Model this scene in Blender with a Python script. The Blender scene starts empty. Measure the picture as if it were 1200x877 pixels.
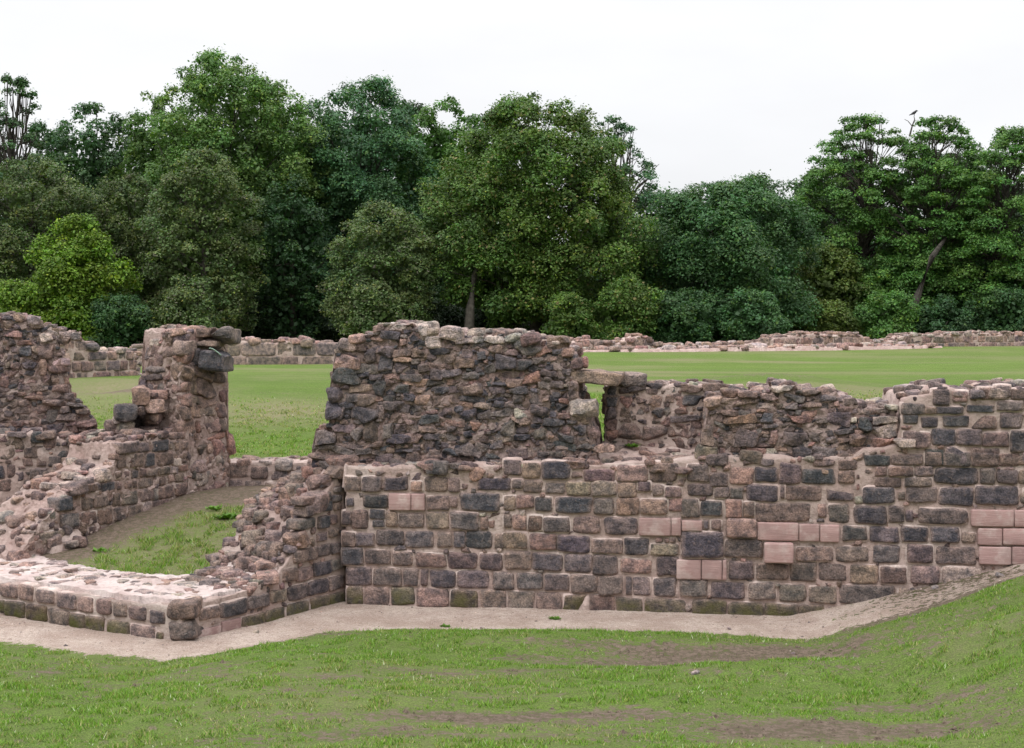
import bpy, math, random
import numpy as np
from mathutils import Vector

R = math.radians
rng = np.random.default_rng(7)
scene = bpy.context.scene
COL = scene.collection

# ------------------------------------------------------------------ camera
F = 1667.0; CZ = 3.45; PITCH = math.atan(68.5 / F)
cam_d = bpy.data.cameras.new('camera'); cam = bpy.data.objects.new('camera', cam_d); COL.objects.link(cam)
cam_d.sensor_width = 36; cam_d.lens = F / 1200 * 36
cam_d.clip_start = 0.1; cam_d.clip_end = 2000
cam.location = (0, 0, CZ); cam.rotation_euler = (math.pi / 2 - PITCH, 0, 0)
scene.camera = cam

# ------------------------------------------------------------------ world: bright overcast
SUN_EL, SUN_AZ = R(58), R(215)
w = bpy.data.worlds.new('World'); scene.world = w; w.use_nodes = True
nt = w.node_tree; nt.nodes.clear()
def N(nt, t, **kw):
    n = nt.nodes.new(t)
    for k, v in kw.items(): setattr(n, k, v)
    return n
out = N(nt, 'ShaderNodeOutputWorld'); bg = N(nt, 'ShaderNodeBackground'); bg.inputs[1].default_value = 0.12
sky = N(nt, 'ShaderNodeTexSky', sky_type='NISHITA'); sky.sun_disc = False
sky.sun_elevation = SUN_EL; sky.sun_rotation = SUN_AZ
tc = N(nt, 'ShaderNodeTexCoord'); sep = N(nt, 'ShaderNodeSeparateXYZ')
nt.links.new(tc.outputs['Generated'], sep.inputs[0])
ramp = N(nt, 'ShaderNodeValToRGB')       # overcast sky: brighter towards the zenith
ramp.color_ramp.elements[0].position = 0.0; ramp.color_ramp.elements[0].color = (7.9, 7.95, 8.15, 1)
ramp.color_ramp.elements[1].position = 1.0; ramp.color_ramp.elements[1].color = (27, 27, 27.5, 1)
e = ramp.color_ramp.elements.new(0.28); e.color = (8.7, 8.7, 8.85, 1)
nt.links.new(sep.outputs[2], ramp.inputs[0])
cl = N(nt, 'ShaderNodeTexNoise'); cl.inputs['Scale'].default_value = 2.2; cl.inputs['Detail'].default_value = 5
mp = N(nt, 'ShaderNodeMapping'); mp.inputs['Scale'].default_value = (1, 1, 3.0)
nt.links.new(tc.outputs['Generated'], mp.inputs[0]); nt.links.new(mp.outputs[0], cl.inputs[0])
cr = N(nt, 'ShaderNodeMapRange'); cr.inputs[1].default_value = 0.3; cr.inputs[2].default_value = 0.6
cr.inputs[3].default_value = 0.90; cr.inputs[4].default_value = 1.04
nt.links.new(cl.outputs[0], cr.inputs[0])
mul = N(nt, 'ShaderNodeVectorMath', operation='SCALE')
nt.links.new(ramp.outputs[0], mul.inputs[0]); nt.links.new(cr.outputs[0], mul.inputs['Scale'])
mx = N(nt, 'ShaderNodeMix', data_type='RGBA'); mx.inputs[0].default_value = 0.95
nt.links.new(sky.outputs[0], mx.inputs[6]); nt.links.new(mul.outputs[0], mx.inputs[7])
nt.links.new(mx.outputs[2], bg.inputs[0]); nt.links.new(bg.outputs[0], out.inputs[0])

sd = bpy.data.lights.new('sun', 'SUN'); sd.energy = 1.6; sd.angle = R(22); sd.color = (1, 0.98, 0.955)
sun = bpy.data.objects.new('sun', sd); COL.objects.link(sun)
sdir = Vector((math.sin(SUN_AZ) * math.cos(SUN_EL), math.cos(SUN_AZ) * math.cos(SUN_EL), math.sin(SUN_EL)))
sun.rotation_euler = sdir.to_track_quat('Z', 'Y').to_euler()
scene.view_settings.view_transform = 'Standard'; scene.view_settings.look = 'None'
scene.view_settings.exposure = 0.0; scene.view_settings.gamma = 1
scene.cycles.max_bounces = 5; scene.cycles.diffuse_bounces = 3; scene.cycles.transmission_bounces = 3

# ------------------------------------------------------------------ numpy helpers
def hash3(i, j, k, s):
    n = (i * 374761393 + j * 668265263 + k * 2147483647 + s * 974634777) & 0xffffffff
    n = ((n ^ (n >> 13)) * 1274126177) & 0xffffffff
    n = (n ^ (n >> 16)) & 0xffffffff
    n = (n * 2246822519) & 0xffffffff
    n = n ^ (n >> 15)
    return (n & 0xffff) / 65535.0
def vnoise(P, scale, s=0):
    """value noise in -1..1, P (n,3), scale = cells per metre"""
    Q = np.asarray(P, float) * scale + 1000.0
    I = np.floor(Q).astype(np.int64); f = Q - I; f = f * f * (3 - 2 * f)
    x, y, z = I[:, 0], I[:, 1], I[:, 2]; fx, fy, fz = f[:, 0], f[:, 1], f[:, 2]
    r = 0
    for a in (0, 1):
        for b in (0, 1):
            for c in (0, 1):
                r = r + hash3(x + a, y + b, z + c, s) * (fx if a else 1 - fx) * (fy if b else 1 - fy) * (fz if c else 1 - fz)
    return r * 2 - 1
def fbm(P, scale, s=0, o=4):
    r = 0; a = 1.0; t = 0
    for k in range(o):
        r = r + a * vnoise(P, scale * 2 ** k, s + k * 17); t += a; a *= 0.55
    return r / t
def fbm2(x, y, scale, s=0, o=4):
    return fbm(np.stack([x, y, np.zeros_like(x)], -1).reshape(-1, 3), scale, s, o).reshape(np.shape(x))
def sst(a, b, x):
    t = np.clip((x - a) / (b - a), 0, 1); return t * t * (3 - 2 * t)

def mk(name, V, Fs, mat, parent=None, col=None, smooth=True):
    """one mesh object; Fs = (n,3) or (n,4) array or a list of them; col = (nverts,4)"""
    if not isinstance(Fs, (list, tuple)): Fs = [Fs]
    V = np.asarray(V, np.float32)
    me = bpy.data.meshes.new(name)
    me.vertices.add(len(V)); me.vertices.foreach_set('co', V.ravel())
    loops = np.concatenate([f.ravel() for f in Fs]).astype(np.int32)
    tot = np.concatenate([np.full(len(f), f.shape[1]) for f in Fs]).astype(np.int32)
    st = np.concatenate([[0], np.cumsum(tot)[:-1]]).astype(np.int32)
    me.loops.add(len(loops)); me.loops.foreach_set('vertex_index', loops)
    me.polygons.add(len(tot)); me.polygons.foreach_set('loop_start', st); me.polygons.foreach_set('loop_total', tot)
    me.polygons.foreach_set('use_smooth', np.full(len(tot), smooth))
    if col is not None:
        a = me.color_attributes.new('Col', 'FLOAT_COLOR', 'POINT')
        a.data.foreach_set('color', np.asarray(col, np.float32).ravel())
    me.update(calc_edges=True); me.validate()
    me.materials.append(mat)
    o = bpy.data.objects.new(name, me); COL.objects.link(o)
    if parent: o.parent = parent
    return o
def thing(name, label, cat, loc=(0, 0, 0), group=None):
    o = bpy.data.objects.new(name, None); COL.objects.link(o); o.location = loc
    o.empty_display_size = 0.2
    o['label'] = label; o['category'] = cat
    if group: o['group'] = group
    return o
def tag(o, label, cat, group=None):
    o['label'] = label; o['category'] = cat
    if group: o['group'] = group
def rebase(o):
    """move a mesh built in world coordinates under its parent's origin"""
    if o.parent:
        l = o.parent.location
        o.data.transform(__import__('mathutils').Matrix.Translation(-l))
    return o

# ------------------------------------------------------------------ materials
def newmat(name):
    m = bpy.data.materials.new(name); m.use_nodes = True; m.node_tree.nodes.clear()
    return m, m.node_tree
def noise(t, vec, sc, det=4, rough=0.6):
    n = N(t, 'ShaderNodeTexNoise'); n.inputs['Scale'].default_value = sc
    n.inputs['Detail'].default_value = det; n.inputs['Roughness'].default_value = rough
    t.links.new(vec, n.inputs['Vector']); return n.outputs['Fac']
def mrange(t, v, a, b, c, d):
    n = N(t, 'ShaderNodeMapRange')
    for i, q in enumerate((a, b, c, d)): n.inputs[i + 1].default_value = q
    t.links.new(v, n.inputs[0]); return n.outputs[0]
def mix(t, fac, a, b, blend='MIX'):
    n = N(t, 'ShaderNodeMix', data_type='RGBA', blend_type=blend)
    for sock, v in ((n.inputs[0], fac), (n.inputs[6], a), (n.inputs[7], b)):
        if isinstance(v, (int, float)): sock.default_value = v
        elif isinstance(v, tuple): sock.default_value = v + (1,) if len(v) == 3 else v
        else: t.links.new(v, sock)
    return n.outputs[2]
def math_(t, op, a, b=0.0):
    n = N(t, 'ShaderNodeMath', operation=op)
    for s, v in ((n.inputs[0], a), (n.inputs[1], b)):
        if isinstance(v, (int, float)): s.default_value = v
        else: t.links.new(v, s)
    return n.outputs[0]
def finish(m, t, color, rough=0.9, bump=None, dist=0.02, strength=1.0, spec=0.25):
    p = N(t, 'ShaderNodeBsdfPrincipled'); o = N(t, 'ShaderNodeOutputMaterial')
    if isinstance(rough, (int, float)): p.inputs['Roughness'].default_value = rough
    else: t.links.new(rough, p.inputs['Roughness'])
    p.inputs['Specular IOR Level'].default_value = spec
    t.links.new(color, p.inputs['Base Color'])
    if bump is not None:
        b = N(t, 'ShaderNodeBump'); b.inputs['Distance'].default_value = dist; b.inputs['Strength'].default_value = strength
        t.links.new(bump, b.inputs['Height']); t.links.new(b.outputs[0], p.inputs['Normal'])
    t.links.new(p.outputs[0], o.inputs[0]); return m

def stone_material():
    m, t = newmat('weathered_stone')
    g = N(t, 'ShaderNodeNewGeometry').outputs['Position']
    at = N(t, 'ShaderNodeAttribute', attribute_name='Col')
    c = at.outputs['Color']; moss = at.outputs['Alpha']
    n1 = noise(t, g, 9, 5); n2 = noise(t, g, 55, 4, 0.7); n3 = noise(t, g, 3.3, 4); n4 = noise(t, g, 22, 5, 0.7)
    c = mix(t, 1.0, c, mix(t, mrange(t, n1, .38, .62, 0, 1), (.55, .56, .60), (1.50, 1.37, 1.30)), 'MULTIPLY')
    c = mix(t, 1.0, c, mix(t, mrange(t, n2, .38, .62, 0, 1), (.62, .62, .62), (1.36, 1.33, 1.3)), 'MULTIPLY')
    c = mix(t, mrange(t, n4, .54, .70, 0, .55), c, (.28, .205, .18))          # mortar smears and worn skin
    c = mix(t, mrange(t, n3, .56, .70, 0, .45), c, (.045, .045, .05))          # soot blackening
    v = N(t, 'ShaderNodeTexVoronoi'); v.inputs['Scale'].default_value = 38; t.links.new(g, v.inputs['Vector'])
    li = math_(t, 'MULTIPLY', mrange(t, v.outputs['Distance'], .16, .10, 0, 1), mrange(t, noise(t, g, 2.6, 2), .55, .66, 0, .75))
    c = mix(t, li, c, (.50, .49, .44))                                          # lichen
    mf = math_(t, 'MULTIPLY', moss, mrange(t, n1, .38, .56, 0.1, 1))
    c = mix(t, mf, c, (.085, .088, .022))
    hgt = math_(t, 'ADD', math_(t, 'MULTIPLY', n4, 1.1), math_(t, 'MULTIPLY', n2, .55))
    return finish(m, t, c, 0.92, hgt, 0.05, 1.0, 0.2)
def mortar_material():
    m, t = newmat('lime_mortar')
    g = N(t, 'ShaderNodeNewGeometry').outputs['Position']
    n1 = noise(t, g, 2.2, 4); n2 = noise(t, g, 14, 5, .7); n3 = noise(t, g, 90, 3, .7); n4 = noise(t, g, 6, 4)
    at = N(t, 'ShaderNodeAttribute', attribute_name='Col').outputs['Color']
    c = mix(t, mrange(t, n1, .35, .68, 0, 1), (.40, .285, .255), (.53, .425, .385))
    c = mix(t, mrange(t, n2, .48, .74, 0, .8), c, (.24, .175, .15))
    c = mix(t, mrange(t, n4, .58, .70, 0, .5), c, (.17, .135, .125))
    c = mix(t, mrange(t, n3, .6, .75, 0, .6), c, (.60, .53, .47))
    c = mix(t, 1.0, c, at, 'MULTIPLY')
    hgt = math_(t, 'ADD', math_(t, 'MULTIPLY', n2, 1.0), math_(t, 'MULTIPLY', n3, .3))
    return finish(m, t, c, 0.95, hgt, 0.04, 1.0, 0.15)
def pink_material():
    m, t = newmat('new_pink_sandstone')
    g = N(t, 'ShaderNodeNewGeometry').outputs['Position']
    mp = N(t, 'ShaderNodeMapping'); mp.inputs['Scale'].default_value = (1.2, 1.2, 26); t.links.new(g, mp.inputs[0])
    n1 = noise(t, mp.outputs[0], 4, 4, .7); n2 = noise(t, g, 7, 4); n3 = noise(t, g, 120, 2)
    at = N(t, 'ShaderNodeAttribute', attribute_name='Col').outputs['Color']
    c = mix(t, 1.0, at, mix(t, mrange(t, n1, .3, .7, 0, 1), (.78, .74, .74), (1.12, 1.15, 1.17)), 'MULTIPLY')
    c = mix(t, mrange(t, n2, .48, .66, 0, .75), c, (.47, .37, .34))
    c = mix(t, mrange(t, noise(t, g, 2.3, 5), .52, .66, 0, .5), c, (.22, .15, .14))
    c = mix(t, mrange(t, n3, .6, .75, 0, .3), c, (.2, .12, .11))
    return finish(m, t, c, 0.85, math_(t, 'ADD', n1, math_(t, 'MULTIPLY', n3, .4)), 0.008, .8, 0.2)
def ground_material():
    m, t = newmat('turf_soil_and_gravel')
    g = N(t, 'ShaderNodeNewGeometry').outputs['Position']
    at = N(t, 'ShaderNodeAttribute', attribute_name='Col')
    sp = N(t, 'ShaderNodeSeparateColor'); t.links.new(at.outputs['Color'], sp.inputs[0])
    path, dirt, dry = sp.outputs[0], sp.outputs[1], sp.outputs[2]
    mp = N(t, 'ShaderNodeMapping'); mp.inputs['Scale'].default_value = (.35, 1.0, 1); t.links.new(g, mp.inputs[0])
    st = noise(t, mp.outputs[0], .55, 5, .65); a = noise(t, g, 1.6, 5, .65); b = noise(t, g, 14, 5, .75); f = noise(t, g, 70, 4, .8)
    far = noise(t, mp.outputs[0], 3.2, 5, .75); big = noise(t, mp.outputs[0], .10, 5, .7)
    grass = mix(t, mrange(t, st, .40, .60, 0, 1), (.100, .190, .028), (.165, .262, .046))
    grass = mix(t, mrange(t, big, .42, .60, 0, .75), grass, (.085, .150, .024))
    grass = mix(t, mrange(t, a, .48, .62, 0, .7), grass, (.180, .215, .075))
    grass = mix(t, mrange(t, far, .48, .60, 0, .75), grass, (.095, .150, .028))
    grass = mix(t, mrange(t, b, .44, .60, 0, .8), grass, (.085, .135, .024))
    grass = mix(t, mrange(t, f, .40, .60, 0, 1), mix(t, .62, grass, (.02, .03, .008)), mix(t, .30, grass, (.28, .40, .09)))
    drym = math_(t, 'MULTIPLY', mrange(t, b, .35, .6, .35, 1), dry)
    grass = mix(t, drym, grass, (.22, .19, .115))
    soil = mix(t, mrange(t, b, .42, .60, 0, 1), (.125, .094, .070), (.24, .185, .145))
    soil = mix(t, mrange(t, f, .40, .62, 0, 1), mix(t, .4, soil, (.04, .03, .022)), soil)
    grav = mix(t, mrange(t, a, .40, .60, 0, 1), (.39, .295, .245), (.53, .43, .37))
    grav = mix(t, mrange(t, b, .48, .62, 0, .6), grav, (.28, .215, .18))
    grav = mix(t, mrange(t, f, .38, .47, .75, 0), grav, (.15, .11, .09))
    grav = mix(t, mrange(t, f, .56, .64, 0, .6), grav, (.68, .62, .56))
    dd = math_(t, 'ADD', math_(t, 'ADD', dirt, mrange(t, b, .38, .62, -.35, .35)), mrange(t, f, .4, .6, -.25, .25))
    c = mix(t, mrange(t, dd, .46, .80, 0, 1), grass, soil)
    pp = math_(t, 'ADD', path, mrange(t, b, .38, .62, -.34, .34))
    c = mix(t, mrange(t, pp, .40, .60, 0, 1), c, grav)
    # shared bump
    h = math_(t, 'ADD', math_(t, 'MULTIPLY', b, 1.0), math_(t, 'MULTIPLY', f, .5))
    return finish(m, t, c, 0.95, h, 0.05, .9, 0.1)
def leaf_material(name, trans=.35, gloss=.0):
    m, t = newmat(name)
    at = N(t, 'ShaderNodeAttribute', attribute_name='Col').outputs['Color']
    d = N(t, 'ShaderNodeBsdfPrincipled'); d.inputs['Roughness'].default_value = .55; d.inputs['Specular IOR Level'].default_value = .3
    tr = N(t, 'ShaderNodeBsdfTranslucent'); ms = N(t, 'ShaderNodeMixShader'); ms.inputs[0].default_value = trans
    o = N(t, 'ShaderNodeOutputMaterial')
    t.links.new(at, d.inputs['Base Color'])
    t.links.new(mix(t, 1.0, at, (1.1, 1.35, .5), 'MULTIPLY'), tr.inputs[0])
    t.links.new(d.outputs[0], ms.inputs[1]); t.links.new(tr.outputs[0], ms.inputs[2]); t.links.new(ms.outputs[0], o.inputs[0])
    return m
def plain_material(name, c1, c2, sc=6, rough=.9, dist=.02):
    m, t = newmat(name); g = N(t, 'ShaderNodeNewGeometry').outputs['Position']
    n = noise(t, g, sc, 5); return finish(m, t, mix(t, mrange(t, n, .35, .65, 0, 1), c1, c2), rough, n, dist)
STONE = stone_material(); MORTAR = mortar_material(); PINK = pink_material(); GROUND = ground_material()
LEAF = leaf_material('leaves', .22); BLADE = leaf_material('grass_blade', .3)
BARK = plain_material('bark', (.028, .024, .02), (.075, .065, .055), 5)
FEATHER = plain_material('dark_feathers', (.012, .012, .014), (.03, .03, .034), 60, .6, .002)
TAPE = plain_material('pale_green_tape', (.42, .60, .52), (.50, .66, .58), 20, .5, .002)

# ------------------------------------------------------------------ from photograph to place
FW = np.array([0, math.cos(PITCH), -math.sin(PITCH)]); UP = np.array([0, math.sin(PITCH), math.cos(PITCH)]); RT = np.array([1., 0, 0])
CAM = np.array([0, 0, CZ])
def ray(px, py): return FW * F + RT * (px - 600) + UP * (438.5 - py)
class Plane:
    """vertical wall face from a to b in plan (left to right as seen); u along, n outwards"""
    def __init__(s, a, b, back=0.0):
        a = np.array(a, float); b = np.array(b, float); d = (b - a); s.len = np.linalg.norm(d); d /= s.len
        s.U = np.array([d[0], d[1], 0]); s.Nn = np.array([d[1], -d[0], 0])
        s.o = np.array([a[0], a[1], 0]) - s.Nn * back
    def uz(s, px, py):
        d = ray(px, py); t = np.dot(s.o - CAM, s.Nn) / np.dot(d, s.Nn); p = CAM + d * t
        return float(np.dot(p - s.o, s.U)), float(p[2])
    def pt(s, u, n, z): return s.o + s.U * u + s.Nn * n + np.array([0, 0, z])
    def box(s, x0, y0, x1, y1):
        xc, yc = (x0 + x1) / 2, (y0 + y1) / 2
        uc, zc = s.uz(xc, yc); ua, _ = s.uz(x0, yc); ub, _ = s.uz(x1, yc); _, za = s.uz(xc, y0); _, zb = s.uz(xc, y1)
        return uc, zc, abs(ub - ua) / 2, abs(za - zb) / 2

# ------------------------------------------------------------------ stones
CLS = {'d': (.092, .091, .104), 'b': (.156, .134, .137), 'g': (.232, .188, .172), 'n': (.192, .145, .134), 'k': (.30, .215, .19),
       'm': (.150, .130, .105), 'l': (.38, .335, .31), 'o': (.27, .17, .13), 'P': (.36, .235, .217), 'r': (.27, .17, .15)}
def cube_template(n):
    idx = {}; V = []; Fc = []
    def vi(p):
        if p not in idx: idx[p] = len(V); V.append(p)
        return idx[p]
    for ax in range(3):
        for sd_ in (0, n):
            for i in range(n):
                for j in range(n):
                    q = []
                    for (a, b) in ((i, j), (i + 1, j), (i + 1, j + 1), (i, j + 1)):
                        p = [0, 0, 0]; p[ax] = sd_; p[(ax + 1) % 3] = a; p[(ax + 2) % 3] = b; q.append(vi(tuple(p)))
                    Fc.append(q if sd_ else q[::-1])
    return np.array(V, float) / n * 2 - 1, np.array(Fc, np.int64)
TPL = {n: cube_template(n) for n in (2, 3, 4, 5, 6)}
class Buf:
    def __init__(s): s.V = []; s.F = []; s.C = []; s.n = 0
    def add(s, V, Fc, c):
        s.V.append(V); s.F.append(Fc + s.n); s.C.append(np.tile(np.asarray(c, float), (len(V), 1)) if np.ndim(c) == 1 else c); s.n += len(V)
    def build(s, name, mat, parent, smooth=True):
        if not s.n: return None
        o = mk(name, np.concatenate(s.V), np.concatenate(s.F), mat, parent, np.concatenate(s.C), smooth)
        if parent: rebase(o)
        return o
def stone(buf, P, u, z, nn, hu, hz, hn, cls='g', res=4, k=6.0, rough=.05, facets=0, tilt=0.0, skew=.06, lime=.45):
    """irregular rounded block centred at (u, n, z) of plane P, half sizes hu, hn, hz"""
    T, Fc = TPL[res]
    T = T.copy()
    T = np.sign(T) * np.abs(T) ** .8
    L = (np.abs(T) ** k).sum(1) ** (1 / k); S = T / L[:, None]
    for _ in range(facets):
        v = rng.normal(size=3); v /= np.linalg.norm(v); h = rng.uniform(.62, .95)
        dd = S @ v - h * (np.abs(v).sum() ** .35); S = S - np.clip(dd, 0, None)[:, None] * v
    # corners pulled a little so that no block is a true rectangle
    sk = np.clip(rng.normal(0, skew, 4), -1.6 * skew, 1.6 * skew)
    X = S[:, 0] * hu * (1 + sk[0] * S[:, 2]) + sk[1] * .4 * hz * S[:, 2]
    Z = S[:, 2] * hz * (1 + sk[2] * S[:, 0]) + sk[3] * .4 * hz * S[:, 0]
    Y = S[:, 1] * hn
    if tilt:
        a = rng.normal(0, tilt); X, Z = X * math.cos(a) - Z * math.sin(a), X * math.sin(a) + Z * math.cos(a)
    W = P.o + np.outer(u + X, P.U) + np.outer(nn + Y, P.Nn); W[:, 2] += z + Z
    am = rough * min(hu, hz, .15)
    off = rng.uniform(0, 50, 3)
    Q = W + off
    sc = .55 / max(min(hu, hz), .03)
    for ax in range(3):
        W[:, ax] += am * (1.6 * vnoise(Q, sc, ax) + .8 * vnoise(Q, sc * 2.3, ax + 5))
    c = np.array(CLS[cls]) * rng.uniform(.80, 1.22) * (1 + rng.normal(0, .035, 3))
    moss = {'m': rng.uniform(.7, 1)}.get(cls, 0.0)
    C = np.tile(np.append(np.clip(c, .01, .9), 0.0), (len(W), 1))
    edge = np.clip((np.maximum(np.abs(S[:, 0]), np.abs(S[:, 2])) - .80) / .2, 0, 1) * (.25 + .55 * np.clip(.5 + vnoise(Q, 12, 9), 0, 1)) * lime
    C[:, :3] = C[:, :3] * (1 - edge[:, None]) + np.array([.40, .31, .275]) * edge[:, None]
    if moss: C[:, 3] = moss * np.clip(.75 - .75 * S[:, 2] + vnoise(Q, 9, 3) * .5, 0, 1)
    buf.add(W, Fc, C)
def new_block(P, x0, y0, x1, y1, parent, proud=.03, depth=.14, tone=1.0):
    """sawn replacement block, its own part"""
    u, z, hu, hz = P.box(x0, y0, x1, y1); b = Buf()
    T, Fc = TPL[4]; T = np.sign(T) * np.abs(T) ** .25
    L = (np.abs(T) ** 26).sum(1) ** (1 / 26); S = T / L[:, None]
    W = P.o + np.outer(u + S[:, 0] * (hu - .003), P.U) + np.outer(proud - depth + S[:, 1] * depth, P.Nn); W[:, 2] += z + S[:, 2] * (hz - .002)
    W += rng.normal(0, .0012, W.shape)
    c = np.array(CLS['P']) * tone * rng.uniform(.9, 1.1)
    b.add(W, Fc, np.append(c, 0))
    return b.build('replacement_block', PINK, parent)
def inpoly(x, y, poly):
    x = np.atleast_1d(x); y = np.atleast_1d(y); c = np.zeros(x.shape, bool); n = len(poly)
    for i in range(n):
        x0, y0 = poly[i]; x1, y1 = poly[(i + 1) % n]
        if y0 == y1: continue
        c ^= ((y0 > y) != (y1 > y)) & (x < (x1 - x0) * (y - y0) / (y1 - y0) + x0)
    return c
class Face:
    """stones set in a wall face: traced ones first, then smaller ones packed between them"""
    def __init__(s, P): s.P = P; s.rects = []; s.buf = Buf(); s.mort = Buf()
    def hit(s, u, z, hu, hz, tol):
        if not s.rects: return False
        if len(s.rects) != getattr(s, '_n', 0):
            n0 = getattr(s, '_n', 0)
            if n0 == 0 or len(s.rects) > len(s._a): s._a = np.zeros((len(s.rects) * 2 + 64, 4)); n0 = 0
            s._a[n0:len(s.rects)] = s.rects[n0:]; s._n = len(s.rects)
        r = s._a[:s._n]
        return bool(((np.abs(r[:, 0] - u) < (r[:, 2] + hu) * tol) & (np.abs(r[:, 1] - z) < (r[:, 3] + hz) * tol)).any())
    def put(s, u, z, hu, hz, cls, proud=.03, kind='a', hn=None):
        s.rects.append((u, z, hu, hz))
        if kind == 'a' and z < .19 and s.P.o[1] < 18.5 and cls in 'gbnd' and rng.uniform() < .55: cls = 'm'
        if kind == 'a':
            stone(s.buf, s.P, u, z, proud - .11, hu * 1.02, hz * 1.045, .11, cls, 6 if hu > .07 else 4, rng.uniform(6, 12), .08, int(rng.uniform() < .06), .0, .02, .9)
            if rng.uniform() < .8 and not getattr(s, 'nopoint', False) and (not hasattr(s, 'top') or min(s.top(u - hu), s.top(u + hu)) > z + hz + .02):     # smeared pointing round the block
                m = Buf(); stone(m, s.P, u, z, proud - .027 - .08, hu + .018, hz + .018, .08, 'l', 4, 9, .05, 0, .0, .03)
                s.mort.add(m.V[0], m.F[0], np.array([1.32, 1.38, 1.40, 1.0]) * np.array([1, 1, 1, 1]))
        else:
            hn = hn or rng.uniform(.07, .12)
            stone(s.buf, s.P, u, z, proud - hn, hu * 1.08, hz * 1.08, hn, cls, 6 if hu > .10 else (5 if hu > .05 else 4), rng.uniform(4.5, 9), .24, rng.integers(3, 6), .08, .10)
    def trace(s, ox, oy, sc, items, proud=(.012, .032), kind='a', corners=True, grow=1.0):
        for it in items.strip().split(';'):
            q = it.split()
            if len(q) < 5: continue
            a, b, c, d = map(float, q[:4])
            if not corners: a, b, c, d = a - c / 2, b - d / 2, a + c / 2, b + d / 2
            u, z, hu, hz = s.P.box(ox + a / sc, oy + b / sc, ox + c / sc, oy + d / sc)
            pr = rng.uniform(*proud) + (float(q[5]) if len(q) > 5 else 0)
            s.put(u, z, hu * grow, hz * grow, q[4], pr, kind)
    def fill(s, poly, levels, classes, gap=.012, proud=(.0, .04), kind='r', limit=None, tol=.88):
        """poly in (u, z); levels = [(hu, hz, tries)]"""
        us = [p[0] for p in poly]; zs = [p[1] for p in poly]; k = 0
        for hu0, hz0, tries in levels:
            U = rng.uniform(min(us), max(us), tries); Z = rng.uniform(min(zs), max(zs), tries)
            HU = hu0 * rng.uniform(.65, 1.35, tries); HZ = hz0 * rng.uniform(.7, 1.3, tries)
            ok = inpoly(U, Z, poly) & inpoly(U - HU * .6, Z, poly) & inpoly(U + HU * .6, Z, poly) & inpoly(U, Z + HZ * .6, poly)
            for u, z, hu, hz in zip(U[ok], Z[ok], HU[ok], HZ[ok]):
                if s.hit(u, z, hu + gap / 2, hz + gap / 2, tol): continue
                s.put(u, z, hu, hz, classes[rng.integers(len(classes))], rng.uniform(*proud), kind); k += 1
                if limit and k >= limit: return
    def courses(s, poly, z0, z1, hrow, wrow, classes, gap=.02, proud=(.01, .03), kind='a', jit=.0, tol=.85):
        us = [p[0] for p in poly]; z = z0; umin, umax = min(us), max(us)
        while z < z1:
            h = hrow * rng.uniform(.82, 1.18); u = umin + rng.uniform(-.1, .05)
            while u < umax:
                wd = wrow * rng.uniform(.55, 1.5)
                uc, zc = u + wd / 2, z + h / 2 + rng.normal(0, jit)
                if inpoly(uc, zc + h * .25, poly)[0] and inpoly(uc, zc - h * .25, poly)[0] and inpoly(uc - wd * .36, zc, poly)[0] and inpoly(uc + wd * .36, zc, poly)[0]:
                    if not s.hit(uc, zc, wd / 2, h / 2, tol):
                        s.put(uc, zc, wd / 2 - gap / 2, h / 2 - gap / 2, classes[rng.integers(len(classes))], rng.uniform(*proud), kind)
                u += wd
            z += h

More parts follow.
